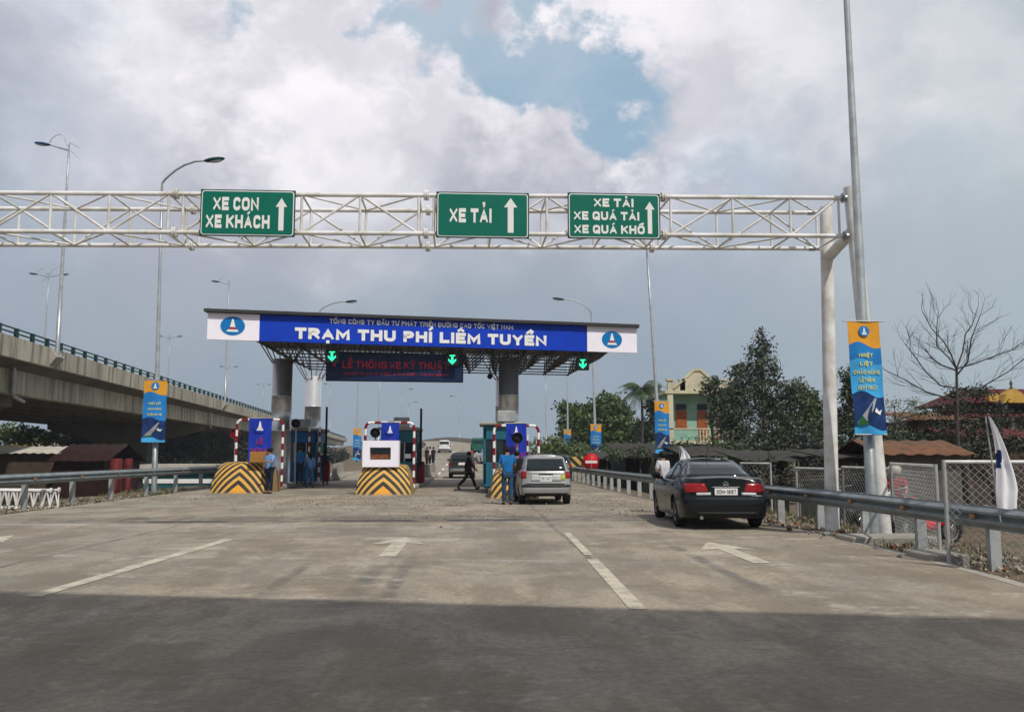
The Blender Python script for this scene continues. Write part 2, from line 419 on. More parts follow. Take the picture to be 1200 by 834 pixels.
c = t.mix(t.m('MULTIPLY', t.ss(f5, .47, .58), .6), c, (.20, .18, .14))
cr = t.comb(t.m('MULTIPLY', X, .35), t.m('MULTIPLY', Y_, 1.6), 0.); f6, _ = t.noise(cr, 1.5, 7, .7)
c = t.mix(t.m('MULTIPLY', t.ss(f6, .58, .72), .35), c, (.38, .355, .30))
skew = t.m('ADD', Y_, t.m('MULTIPLY', X, .14))
for y0, wd, kk in ((12.9, .16, .7), (18.6, .3, .6), (25.5, .25, .5), (31, .3, .45), (6.4, .02, .3)):
    q = t.m('ABSOLUTE', t.m('SUBTRACT', t.m('ADD', skew, t.m('MULTIPLY', f4, .5)), y0 + .25))
    band = t.m('MULTIPLY', t.ss(q, wd * .2, wd * 1.5, kk, 0.), t.ss(f4, .3, .6))
    c = t.mix(band, c, (.47, .45, .41))
# a newer, slightly darker pour nearest the gantry, tyre smears and an oil patch
for x0, ya, yb, wd in ((-2.35, 9.5, 13.5, .10), (-1.35, 8.8, 13, .13), (-.95, 9, 14, .10), (1.6, 12, 30, .06), (-6.4, 11, 22, .05), (3.2, 9, 16, .1)):
    q = t.m('ABSOLUTE', t.m('SUBTRACT', t.m('ADD', X, t.m('MULTIPLY', f2, .3)), x0 + .15))
    msk = t.m('MULTIPLY', t.m('MULTIPLY', t.ss(q, wd * .3, wd * 1.4, .85, 0.), t.m('MULTIPLY', t.ss(Y_, ya, ya + .8), t.ss(Y_, yb - 1.5, yb, 1., 0.))), t.ss(f4, .35, .6))
    c = t.mix(msk, c, (.10, .10, .09))
c = t.mix(t.m('MULTIPLY', t.ss(X, 4.2, 6.4), t.ss(f4, .3, .6, .3, .8)), c, (.30, .24, .16))
c = t.mix(t.m('MULTIPLY', t.m('SUBTRACT', f3, .5), .9), c, (.7, .68, .62), 'OVERLAY')
f7, _ = t.noise(t.comb(t.m('MULTIPLY', X, .8), t.m('MULTIPLY', Y_, 1.5), 5.), .75, 7, .68)
c = t.mix(t.ss(f7, .57, .64, 0., .65), c, (.52, .475, .39))
f8, _ = t.noise(t.comb(X, t.m('MULTIPLY', Y_, .45), 9.), .8, 8, .75)
c = t.mix(t.ss(f8, .46, .58, 0., .6), c, (.19, .155, .105))
f9, _ = t.noise(oc, 14, 6, .75)
c = t.mix(t.ss(f9, .36, .64, .42, 0.), c, (.13, .12, .10))
c = t.mix(t.ss(f9, .56, .72, 0., .35), c, (.45, .42, .36))
vor = t.node('ShaderNodeTexVoronoi', feature='DISTANCE_TO_EDGE'); t.put(vor.inputs['Vector'], t.v('ADD', oc, t.v('SCALE', t.noise(oc, 1.1, 5)[1], 1.6))); vor.inputs['Scale'].default_value = .23
crk = t.m('MULTIPLY', t.ss(vor.outputs['Distance'], .0, .0035, .6, 0.), t.ss(f1, .45, .6))
c = t.mix(crk, c, (.08, .075, .07))
sp = t.ss(f3, .66, .74, 0., .35)
c = t.mix(sp, c, (.10, .10, .095))
t.l.new(c, bs.inputs['Base Color']); bs.inputs['Roughness'].default_value = .85
bn = t.node('ShaderNodeBump'); bn.inputs['Strength'].default_value = .8; bn.inputs['Distance'].default_value = .014
t.l.new(t.m('ADD', f3, t.m('MULTIPLY', f4, .8)), bn.inputs['Height']); t.l.new(bn.outputs[0], bs.inputs['Normal'])
road = struct(mb.build('road', rm, recalc=False))

def margin_z(x, y):
    yy = min(y, 330)
    n = (noise.noise(Vector((x * .35, y * .35, 0))) * .05 + noise.noise(Vector((x * 1.3, y * 1.3, 3))) * .03)
    z0 = zr(yy) - .07
    if x > xr(yy):
        d = x - xr(yy); return max(-1.0 + n * 3, z0 - max(0, d - 1.6) * .28) + (n if d > .3 else 0)
    if x < xl(yy):
        d = xl(yy) - x; return max(-1.4 + n * 3, z0 - max(0, d - 3.) * .25) + (n if d > .3 else 0)
    return z0 - .05
gx = [-3000, -800, -300, -150, -90, -70, -55, -45, -38] + [-34 + .8 * q for q in range(0, 74)] + [26, 30, 36, 45, 60, 90, 160, 400, 900, 3000]
gy = [-3000, -400, -100, -40, -15, -5, 0, 3] + [5 + .8 * q for q in range(0, 90)] + [78 + 2.5 * q for q in range(0, 105)] + [360, 450, 700, 1200, 2500, 6000]
vs = []; fs = []
for y in gy:
    for x in gx: vs.append((x, y, margin_z(x, y)))
W_ = len(gx)
for i in range(len(gy) - 1):
    for k in range(W_ - 1): a = i * W_ + k; fs.append((a, a + 1, a + W_ + 1, a + W_))
gm = bpy.data.materials.new('dirt'); gm.use_nodes = True
t = NT(gm.node_tree); bs = t.n['Principled BSDF']; oc = t.node('ShaderNodeTexCoord').outputs['Object']
a1, _ = t.noise(oc, .35, 6, .65); a2, _ = t.noise(oc, 3.5, 7, .7); a3, _ = t.noise(oc, 22, 4, .7)
c = t.mix(t.ss(a2, .35, .65), (.20, .14, .085), (.115, .085, .055))
c = t.mix(t.ss(a1, .5, .66), c, (.05, .065, .025))
c = t.mix(t.ss(a3, .62, .72, 0., .8), c, (.42, .36, .28))
t.l.new(c, bs.inputs['Base Color']); bs.inputs['Roughness'].default_value = .95
bn = t.node('ShaderNodeBump'); bn.inputs['Strength'].default_value = .8; bn.inputs['Distance'].default_value = .05
t.l.new(t.m('ADD', a3, a2), bn.inputs['Height']); t.l.new(bn.outputs[0], bs.inputs['Normal'])
struct(MB().add(vs, fs, True).build('ground', gm, recalc=False))

# road edge kerb strips (flush concrete), a light line along both sides
def edge_strip(name, fx, w_, y0, y1, side, z=.004, m_='kerb'):
    vs = []; fs = []; n = 0; y = y0
    while y <= y1:
        x = fx(y); vs += [(x, y, zr(y) + z), (x - side * w_, y, zr(y) + z), (x, y, zr(y) - .1), ]; n += 1; y += 1.
    for i in range(n - 1):
        fs.append((3 * i, 3 * i + 1, 3 * i + 4, 3 * i + 3)); fs.append((3 * i + 2, 3 * i, 3 * i + 3, 3 * i + 5))
    return struct(MB().add(vs, fs).build(name, m_))
edge_strip('road_edge', xr, .18, -20, 75, 1); edge_strip('road_edge', xl, .2, -20, 62, -1)

# painted markings, each a sheet with worn edges
def quadmark(pts, name='lane_marking', m_='marking', z=.006):
    vs = [(p[0], p[1], zr(p[1]) + z) for p in pts]
    return struct(MB().add(vs, [tuple(range(len(vs)))]).build(name, m_))
def g2(px, py): p = gp(px, py); return (p.x, p.y)
mm = bpy.data.materials.new('worn_paint'); mm.use_nodes = True
t = NT(mm.node_tree); bs = t.n['Principled BSDF']; oc = t.node('ShaderNodeTexCoord').outputs['Object']
a1, _ = t.noise(oc, 3.2, 7, .75); a2, _ = t.noise(oc, 30, 4, .7)
c = t.mix(t.ss(a1, .44, .60), (.54, .49, .375), (.35, .32, .26)); c = t.mix(t.ss(a2, .5, .75, 0., .45), c, (.30, .285, .235))
t.l.new(c, bs.inputs['Base Color']); bs.inputs['Roughness'].default_value = .8
M['worn'] = mm
def dash(px0, py0, px1, py1, wm=.17, name='lane_marking'):
    a = Vector(g2(px0, py0)); b = Vector(g2(px1, py1)); d = (b - a).normalized(); n = Vector((-d.y, d.x)) * wm / 2
    return quadmark([a + n, a - n, b - n, b + n], name, 'worn')
dash(38, 699, 268, 632, .19); dash(748, 714, 694, 655, .17); dash(690, 650, 664, 624, .13)
for (y, x) in ((60, -2.9), (66, -2.9), (73, -2.9), (82, -2.9), (92, -2.9), (104, -2.95), (118, -3.2), (134, -4.2), (62, 1.6), (71, 1.6), (84, 1.6)):
    quadmark([(x - .09, y), (x + .09, y), (x + .09, y + 2.6), (x - .09, y + 2.6)], 'lane_marking', 'sign_white')
def arrow(cx, y0, y1, w_=.42, sh=.11):
    ym = y0 + (y1 - y0) * .62
    quadmark([(cx - sh, y0), (cx + sh, y0), (cx + sh, ym), (cx + w_, ym - .15), (cx, y1), (cx - w_, ym - .15), (cx - sh, ym)], 'lane_arrow', 'worn')
arrow(g2(455, 652)[0] - .02, g2(455, 652)[1], 16.6, .46, .13)
arrow(g2(895, 660)[0], 12.4, 15.4, .45, .13); arrow(-8.7, 14., 17.2, .5, .14)

# crushed stone spilled on the road, broken brick on the verge
def scatter(name, spots, n, smin, smax, m_, label, cat, seed):
    rnd = random.Random(seed); mb = MB()
    for _ in range(n):
        cx, cy, rx, ry = rnd.choice(spots)
        x = cx + rnd.gauss(0, .5) * rx; y = cy + rnd.gauss(0, .5) * ry
        z = zr(y) if xl(y) < x < xr(y) else margin_z(x, y) + .02
        s = rnd.uniform(smin, smax) * (1.6 if rnd.random() < .1 else 1)
        R = Euler((rnd.random() * 6, rnd.random() * 6, rnd.random() * 6)).to_matrix()
        mb.cur = 1 if rnd.random() < .3 else 0
        mb.box((x, y, z + s * .3), (s, s * rnd.uniform(.55, 1), s * rnd.uniform(.5, .9)), rot=R)
    return stuff(mb.build(name, m_, recalc=False), label, cat)
mat('stone_light', (.42, .37, .28), .9, var=.5, scale=7); mat('stone_dark', (.16, .14, .11), .9); mat('brick_bit', (.25, .12, .075), .9, var=.4, scale=9)
M['stone_mid'] = mat('stone_mid', (.30, .27, .21), .9, var=.4)
M['stone_light'] = bpy.data.materials['stone_light']; M['stone_dark'] = bpy.data.materials['stone_dark']; M['brick_bit'] = bpy.data.materials['brick_bit']
scatter('gravel', [(-3.3, 29.5, 2.6, 3.5), (-4.6, 28, 2, 2), (3.9, 28, 1.5, 5), (-9, 31, 4, 2), (4.6, 24, 1.2, 3), (-1, 26, 5, 6)], 2200, .012, .04, ['stone_light', 'stone_mid'], 'loose pale gravel spilled on the road before the toll islands', 'gravel', 4)
scatter('rubble', [(7.1, 17.5, .7, 3), (7.6, 15, .8, 3), (7.3, 20, .7, 3), (8.5, 12, 1, 3)], 1300, .025, .07, ['stone_mid', 'brick_bit'], 'broken bricks and litter on the dirt verge behind the right guardrail', 'rubble', 5)
scatter('verge_litter', [(-13, 24, .8, 6), (-13, 30, .8, 6), (7.3, 12, .6, 4)], 900, .02, .06, ['stone_light', 'stone_dark'], 'small stones along the dirt edges of the road', 'stones', 6)

# ================================================================ unseen road bridge behind the camera, placed and shaped to shade the near road
shd = Vector((-sun_dir.x, -sun_dir.y)) / sun_dir.z * 10.
eA = Vector((-5.35, 9.8)) + Vector((0, .42)) - shd; eB = Vector((4.8, 8.2)) - shd
ed = (eB - eA).normalized(); en = Vector((ed.y, -ed.x))      # en points back (-Y)
br = thing('unseen_bridge', (0, -4, 0), 'unseen concrete road bridge overhead just behind the viewpoint, placed to shade the near road', 'bridge')
br_o = Vector((0, -4, 0))
def bp(a, b, z): q = eA + ed * a + en * b; return Vector((q.x, q.y, z)) - br_o
mb = MB(); mb.prism([(0, 8.9), (.9, 8.6), (5.1, 8.6), (6., 8.9), (6., 9.1), (0, 9.1)], lambda a, b, d: bp(d, a, b), -45, 55); mb.build('deck', 'concrete', br)
for o_ in (0, 5.7):
    mb = MB(); mb.prism([(o_, 9.103), (o_ + .3, 9.103), (o_ + .3, 10.), (o_, 10.)], lambda a, b, d: bp(d, a, b), -45, 55); mb.build('parapet', 'concrete', br)
for a in (-22, 26):
    mb = MB(); q = bp(a, 3., 4.23); mb.box(q, (1.4, 4, 8.72), math.atan2(ed.y, ed.x), .1); mb.build('pier', 'concrete', br)

# ================================================================ sign gantry
GA = at(0, 226, 16.05); GB = at(985, 232, 16.4)
GAl = at(0, 271, 16.05).z; GBl = at(985, 276.5, 16.4).z
gdir = (GB - GA).normalized(); gz = Vector((0, 0, 1)); gn = Vector((-gdir.y, gdir.x, 0)).normalized()
if gn.y < 0: gn = -gn
def hitU(px, A, B, py=300):
    d = ray(px, py); ax, ay = A.x, A.y; bx, by = B.x - A.x, B.y - A.y
    det = -d.x * by + d.y * bx           # cam + t d = A + u b
    return (d.x * (ay - CAM.y) - d.y * (ax - CAM.x)) / det * 1.0 if False else ((CAM.y - ay) * d.x - (CAM.x - ax) * d.y) / (by * d.x - bx * d.y)
def gfront(u, top, back=0.):
    p = GA.lerp(GB, u); z = p.z if top else GAl + (GBl - GAl) * u
    return Vector((p.x, p.y, z)) + gn * back
g = thing('sign_gantry', (0, 16, 0), 'white tubular steel truss gantry on slanted legs spanning the road, carrying the green signs', 'gantry')
GO = Vector((0, 16, 0))
uL = -.52
mb = MB()
for top in (0, 1):
    for bk in (0, 1.05):
        MB().tube(gfront(uL, top, bk) - GO, gfront(1.0, top, bk) - GO, .042, n=10).build('chord', 'white_paint', g)
px_nodes = [-85, -15, 56, 125, 195, 212, 281, 352, 421, 490, 508, 575, 641, 706, 770, 787, 860, 928, 985]
us = [hitU(p, GA, GB) for p in px_nodes]; du = us[3] - us[2]
u = us[0]
while u - du > uL: u -= du; us.insert(0, u)
mv = MB(); md = MB(); mh = MB()
for i, u in enumerate(us):
    for bk in (0, 1.05): MB().tube(gfront(u, 0, bk) - GO, gfront(u, 1, bk) - GO, .026, n=8).build('upright', 'white_paint', g)
    for top in (0, 1): MB().tube(gfront(u, top, 0) - GO, gfront(u, top, 1.05) - GO, .020, n=7).build('cross_brace', 'white_paint', g)
for i in range(len(us) - 1):
    if us[i + 1] - us[i] < du * .5: continue
    k = (len(us) - i) % 2
    for bk in (0, 1.05): MB().tube(gfront(us[i], k if bk == 0 else 1 - k, bk) - GO, gfront(us[i + 1], 1 - k if bk == 0 else k, bk) - GO, .024, n=8).build('diagonal_brace', 'white_paint', g)
    for top in (0, 1): MB().tube(gfront(us[i], top, 1.05 * k) - GO, gfront(us[i + 1], top, 1.05 * (1 - k)) - GO, .019, n=7).build('plan_brace', 'white_paint', g)
for px in (203.5, 499, 778.5):
    u = hitU(px, GA, GB)
    for top in (0, 1):
        for bk in (0, 1.05):
            mb = MB(); c = gfront(u, top, bk) - GO
            for s in (-.02, .02):
                p = c + gdir * s; mb.tube(p - gdir * .014, p + gdir * .014, .10, n=10)
            for k in range(6):
                q = 2 * PI * k / 6; o_ = gn * .078 * math.cos(q) + gz * .078 * math.sin(q); mb.tube(c + o_ - gdir * .05, c + o_ + gdir * .05, .012, n=5)
            mb.build('flange_joint', 'white_paint', g)
lt = at(996, 220, 16.45); lb = at(1037, 628, 16.35); lb.z = -.05
mb = MB(); mb.path([lb - GO, lt - GO], [.132, .125], 16); mb.build('leg', 'white_paint', g)
bt = at(968, 243, 17.5); bb_ = at(975.5, 622, 17.45); bb_.z = -.05
mb = MB(); mb.path([bb_ - GO, bt - GO], [.135, .125], 16); mb.build('leg', 'white_paint', g)
mb = MB(); mb.path([at(972, 300, 17.4) - GO, at(1001, 268, 16.5) - GO], .11, 14); mb.build('tie_beam', 'white_paint', g)
for p in (lb, bb_):
    mb = MB(); mb.box(Vector((p.x, p.y, -.03)) - GO, (.55, .55, .06), bevel=.01)
    for a in range(8):
        q = a * PI / 4 + .2; mb.tube(Vector((p.x + .22 * math.cos(q), p.y + .22 * math.sin(q), 0)) - GO, Vector((p.x + .22 * math.cos(q), p.y + .22 * math.sin(q), .06)) - GO, .015, n=6)
    mb.build('base_plate', 'galv', g)
mb = MB()
for top in (0, 1):
    mb = MB(); a = gfront(1., top, 0) - GO; mb.tube(a, a + gdir * .12, .06, n=10); mb.tube(a + gdir * .03, a + gdir * .05, .1, n=10); mb.build('end_joint', 'galv', g); mb = MB()
    a = gfront(.985, top, 1.05) - GO; mb.tube(a, a + gdir * .12, .05, n=10); mb.build('end_joint', 'galv', g)
ul = gfront(uL, 1, 0)
for bk in (0, 1.05):
    p = gfront(uL, 1, bk); mb = MB(); mb.path([Vector((p.x - .4 * (bk == 0), p.y, -.6)) - GO, Vector((p.x, p.y, p.z + .1)) - GO], [.15, .145], 14); mb.build('leg', 'white_paint', g)

def sign(px0, px1, py0, py1, lines, label, arr, arrh):
    u0, u1 = hitU(px0, GA, GB), hitU(px1, GA, GB); um = (u0 + u1) / 2
    c = gfront(um, 1, -.10); z1 = at((px0 + px1) / 2, py0, c.y).z; z0 = at((px0 + px1) / 2, py1, c.y).z
    W = (GB - GA).length * (u1 - u0) * .993; H = z1 - z0
    s = thing('direction_sign', (c.x, c.y, z0), label, 'road sign', 'green lane signs on the gantry', math.atan2(gdir.y, gdir.x))
    def rr(w_, h, r):
        pts = []
        for cx, cz, a0 in ((w_ / 2 - r, h - r, 0), (-w_ / 2 + r, h - r, 90), (-w_ / 2 + r, r, 180), (w_ / 2 - r, r, 270)):
            for k in range(5): q = rad(a0 + k * 22.5); pts.append((cx + r * math.cos(q), cz + r * math.sin(q)))
        return pts
    fn = lambda a, b, d: Vector((a, d, b))
    MB().box((0, .01, H / 2), (W, .02, H)).build('panel', 'lamp_green', s)
    MB().prism([(a, b + .022) for a, b in rr(W - .044, H - .044, .05)], fn, -.006, 0).build('border', 'sign_white', s)
    MB().prism([(a, b + .04) for a, b in rr(W - .08, H - .08, .04)], fn, -.012, -.005).build('face', 'sign_green', s)
    for txt, cx, cz, tw, th in lines:
        text_obj(txt, 'lettering', 'sign_white', s, tw * W, th * H, TR((cx - .5) * W, -.013, cz * H), .003, wt=.27, gap=.17, space=.6, acc=.6 if len(lines) > 1 else 1.)
    ax, az0, az1, aw = arr; x = (ax - .5) * W; h = H * (az1 - az0); z0_ = az0 * H
    MB().prism([(x - aw * .55, z0_), (x + aw * .55, z0_), (x + aw * .55, z0_ + h - arrh), (x + aw * 1.25, z0_ + h - arrh), (x, z0_ + h), (x - aw * 1.25, z0_ + h - arrh), (x - aw * .55, z0_ + h - arrh)], fn, -.017, -.012).build('arrow', 'sign_white', s)
    mb = MB()
    for xx in (-W * .38, W * .38): mb.box((xx, .045, H * .5), (.05, .045, H * .9))
    mb.build('bracket', 'galv', s)
    return s
sign(234, 346, 222.5, 277, [('XE CON', .375, .69, .48, .285), ('XE KHÁCH', .40, .31, .67, .285)], 'leftmost green sign reading XE CON, XE KHÁCH', (.855, .13, .83, .085), .17)
sign(510.5, 620, 225.5, 279, [('XE TẢI', .368, .485, .452, .31)], 'middle green sign with the single line XE TẢI', (.80, .12, .88, .1), .18)
sign(664.5, 773.5, 226.5, 280, [('XE TẢI', .495, .785, .43, .185), ('XE QUÁ TẢI', .417, .495, .706, .185), ('XE QUÁ KHỔ', .447, .20, .76, .185)], 'rightmost green sign with three lines ending in XE QUÁ KHỔ', (.885, .12, .82, .075), .15)

# ================================================================ toll canopy
CY0, CY1 = 35.0, 38.6
FL = at(243, 397.5, CY0); FR = at(746, 413.5, CY1)
FLt = at(243, 366.5, CY0).z; FRt = at(746, 384, CY1).z
zb, zt = (FL.z + FR.z) / 2, (FLt + FRt) / 2
CO = Vector(((FL.x + FR.x) / 2, 43, 0))
can = thing('toll_canopy', CO, 'flat toll plaza canopy on steel columns with a blue and white name fascia', 'toll canopy')
fd = Vector((FR.x - FL.x, FR.y - FL.y, 0)); CW = fd.length; fa = math.atan2(fd.y, fd.x); fu = fd.normalized()
def cp(u, v, z): return Vector((FL.x + fd.x * u, FL.y + fd.y * u + v, z)) - CO
dep = 12.
print('canopy z', zb, zt, 'width', CW)
mb = MB()
def slab(mb, u0, u1, v0, v1, z0, z1):
    vs = [cp(u, v, z) for z in (z0, z1) for u, v in ((u0, v0), (u1, v0), (u1, v1), (u0, v1))]
    mb.add(vs, [(0, 3, 2, 1), (4, 5, 6, 7), (0, 1, 5, 4), (1, 2, 6, 5), (2, 3, 7, 6), (3, 0, 4, 7)])
slab(mb, -.006, 1.006, -.25, dep + .2, zt + .01, zt + .13); mb.build('roof', 'dark_steel', can)
zU = lambda u, lo: (FL.z + (FR.z - FL.z) * u) if lo else (FLt + (FRt - FLt) * u)
def fpanel(name, px0, px1, m_, extra=0):
    u0, u1 = hitU(px0, FL, FR, 390), hitU(px1, FL, FR, 390)
    mb = MB(); vs = []
    for v in (-.02 - extra, .10):
        for u, lo in ((u0, 1), (u1, 1), (u1, 0), (u0, 0)): vs.append(cp(u, v, zU(u, lo)))
    mb.add(vs, [(0, 1, 2, 3), (7, 6, 5, 4), (0, 4, 5, 1), (1, 5, 6, 2), (2, 6, 7, 3), (3, 7, 4, 0)])
    return mb.build(name, m_, can)
fpanel('fascia_panel', 304, 688, 'fascia_blue'); fpanel('end_panel', 243, 304, 'fascia_white', .01); fpanel('end_panel', 688, 746, 'fascia_white', .01)
def fM(px, py):
    u = hitU(px, FL, FR, py); Y = FL.y + fd.y * u
    return Matrix.Translation(at(px, py, Y) - CO - Vector((fu.y, -fu.x, 0)) * -.0 + Vector((0, -.034, 0))) @ Matrix.Rotation(fa, 4, 'Z') @ Matrix.Rotation(0.0, 4, 'Y')
slope = (zU(1, 1) - zU(0, 1)) / CW
def ftext(txt, pxa, pxb, pyc, h, off):
    ua, ub = hitU(pxa, FL, FR, 390), hitU(pxb, FL, FR, 390); m_ = fM((pxa + pxb) / 2, pyc)
    text_obj(txt, 'lettering', 'sign_white', can, (ub - ua) * CW, h, m_, .006, wt=off, gap=.15, space=.7)
ftext('TRẠM THU PHÍ LIÊM TUYỀN', 351, 645, 395, .46, .30)
ftext('TỔNG CÔNG TY ĐẦU TƯ PHÁT TRIỂN ĐƯỜNG CAO TỐC VIỆT NAM', 389, 604, 380, .185, .22)
for px, py in ((273, 382), (717, 398)):
    e = emblem(can, 0, 0, 0, .47, squash=.80); e.matrix_local = fM(px, py) @ Matrix.Translation((0, .0, 0))
# space frame
zB = 5.85; zT = zt - .05
nu, nv = 11, 6; mf = MB(); mt_ = MB()
def tn(i, j): return cp(i / nu, .25 + (dep - .3) * j / nv, zT - .02)
def bn_(i, j): return cp((i + .5) / nu * (1 - .16) + .08, 1.9 + (dep - 3.4) * (j + .5) / nv, zB)
for i in range(nu + 1):
    for j in range(nv + 1):
        if i < nu: mf.tube(tn(i, j), tn(i + 1, j), .028, n=5, caps=False)
        if j < nv: mf.tube(tn(i, j), tn(i, j + 1), .028, n=5, caps=False)
for i in range(nu):
    for j in range(nv):
        b = bn_(i, j)
        if i < nu - 1: mf.tube(b, bn_(i + 1, j), .032, n=5, caps=False)
        if j < nv - 1: mf.tube(b, bn_(i, j + 1), .032, n=5, caps=False)
        for a, c_ in ((0, 0), (1, 0), (0, 1), (1, 1)): mf.tube(b, tn(i + a, j + c_), .026, n=5, caps=False)
        mf.ell(b, (.07, .07, .07), 6, 4)
mf.build('space_frame', 'frame_steel', can)
mb = MB()
for u0 in [k / 12 for k in range(13)]:
    p = cp(u0, -.05, zt + .1); MB().tube(p, p + Vector((0, 0, .12)), .02, n=5).build('flood_bracket', 'post_grey', can)
cols = [(at(327.5, 560, 41.5), .46), (at(364.5, 560, 50.5), .45), (at(596, 560, 40.5), .46), (at(590, 560, 50), .46)]
for p, r in cols:
    mb = MB(); c = Vector((p.x, p.y, 0)) - CO
    mb.lathe([(r + .12, .18), (r + .12, .24), (r, .25), (r, 2.6), (r + .006, 2.6), (r + .006, 2.64), (r, 2.64), (r, 4.2), (r + .006, 4.2), (r + .006, 4.24), (r, 4.24), (r, zB + .1), (0, zB + .1)], c, n=36)
    mb.build('column', 'column', can); mb = MB()
    for k in range(8):
        q = 2 * PI * k / 8; mb.tube(c + Vector((r * math.cos(q), r * math.sin(q), zB - .1)), c + Vector((1.3 * math.cos(q), 1.3 * math.sin(q), zT)), .03, n=5)
    mb.build('column_head', 'frame_steel', can)

# LED message board and the lane signals under the canopy
uc = hitU(461, FL, FR, 430); bc = Vector((FL.x + fd.x * uc, FL.y + fd.y * uc + .9, 0))
pL, pR = at(381.5, 431, bc.y - .7), at(541, 431, bc.y + .7)
bw = (Vector((pR.x, pR.y)) - Vector((pL.x, pL.y))).length; z1, z0 = at(461, 413.5, bc.y).z, at(461, 447, bc.y).z
led = thing('message_board', (bc.x, bc.y, z0), 'long dark navy electronic board with dim red lettering hung under the canopy', 'message board', rz=fa * .55)
H = z1 - z0
MB().box((0, .1, H / 2), (bw, .2, H), bevel=.02).build('housing', 'black', led)
MB().box((0, -.006, H / 2), (bw - .08, .012, H - .08)).build('screen', 'led_navy', led)
text_obj('LỄ THÔNG XE KỸ THUẬT', 'lettering', 'led_red', led, bw * .77, H * .25, TR(.02, -.013, H * .57), .003, wt=.2)
text_obj('ĐƯỜNG CAO TỐC CẦU GIẼ - NINH BÌNH', 'lettering', 'led_red', led, bw * .76, H * .085, TR(.05, -.013, H * .26), .003, wt=.16)
mb = MB(); mb.prism([(-.08, 0), (.08, 0), (0, .28)], lambda a, b, d: Vector((a - bw * .44, d, b + H * .5)), -.016, -.012); mb.build('tower_mark', 'led_red', led)
mb = MB()
for x in (-bw * .4, 0, bw * .4): mb.tube((x, .1, H - .02), (x, .1, zT - z0 - .0), .03, n=6)
mb.build('hanger', 'dark_steel', led)
for i, (px, py, lab) in enumerate(((389, 417, 'leftmost lane signal with green down arrow, above the left end of the navy board'), (530, 421, 'green down arrow lane signal above the right end of the navy board'), (683, 426, 'rightmost green down arrow lane signal, right of the canopy column'))):
    u = hitU(px, FL, FR, 420); Y = FL.y + fd.y * u + .25; p = at(px, py, Y)
    s = thing('lane_signal', (p.x, p.y, p.z - .28), lab, 'lane signal', 'lane signals under the canopy')
    MB().box((0, .06, .27), (.56, .12, .56), bevel=.02).build('housing', 'black', s)
    mb = MB(); fn = lambda a, b, d: Vector((a, d, b + .27))
    mb.prism([(-.045, .2), (.045, .2), (.045, -.06), (.16, .04), (.16, -.05), (0, -.21), (-.16, -.05), (-.16, .04), (-.045, -.06)], fn, -.012, -.003); mb.prism([(-.12, .2), (.12, .2), (.12, .15), (-.12, .15)], fn, -.0125, -.0035); mb.build('arrow', 'led_green', s)
    MB().tube((0, .06, .5), (0, .06, zT - p.z + .28), .03, n=6).build('hanger', 'dark_steel', s)
p = at(574, 441, 42)
s = thing('dome_camera', p, 'small black dome camera hanging under the canopy left of the right column', 'camera')
mb = MB(); mb.ell((0, 0, 0), (.13, .13, .13)); mb.build('dome', 'black', s); MB().tube((0, 0, .1), (0, 0, zB - p.z), .025).build('stem', 'dark_steel', s)

# ================================================================ toll islands
chm = bpy.data.materials.new('chevron_paint'); chm.use_nodes = True
t = NT(chm.node_tree); bs = t.n['Principled BSDF']; oc = t.node('ShaderNodeTexCoord').outputs['Object']; X, Y_, Z_ = t.xyz(oc)
ax_ = t.m('ADD', t.m('ABSOLUTE', X), t.m('MAXIMUM', Y_, 0.)); k_ = t.m('ADD', Z_, t.m('ADD', t.m('MULTIPLY', ax_, .95), t.m('MULTIPLY', t.m('MULTIPLY', ax_, ax_), .35)))
fr = t.m('FRACT', t.m('DIVIDE', t.m('SUBTRACT', k_, .42), .46))
stripe = t.m('MULTIPLY', t.ss(fr, .0, .04), t.ss(fr, .52, .56, 1., 0.))
stripe = t.m('MULTIPLY', stripe, t.ss(k_, .40, .44))
nz, _ = t.noise(oc, 3, 6, .7); n2, _ = t.noise(oc, 14, 5, .7)
yel = t.mix(t.ss(k_, .40, .48), (.78, .36, .02), (.66, .37, .055))
yel = t.mix(t.ss(nz, .45, .7, 0., .5), yel, (.38, .30, .16))
dst = t.m('MULTIPLY', t.ss(Y_, .3, 1.2), .4)
c = t.mix(stripe, yel, (.022, .018, .018)); c = t.mix(t.ss(n2, .55, .75, 0., .5), c, (.30, .25, .18)); c = t.mix(dst, c, (.32, .25, .12))
c = t.mix(t.ss(t.m('ADD', Z_, t.m('MULTIPLY', nz, .1)), .02, .16, .6, 0.), c, (.33, .27, .19))
t.l.new(c, bs.inputs['Base Color']); bs.inputs['Roughness'].default_value = .7
M['chevron'] = chm

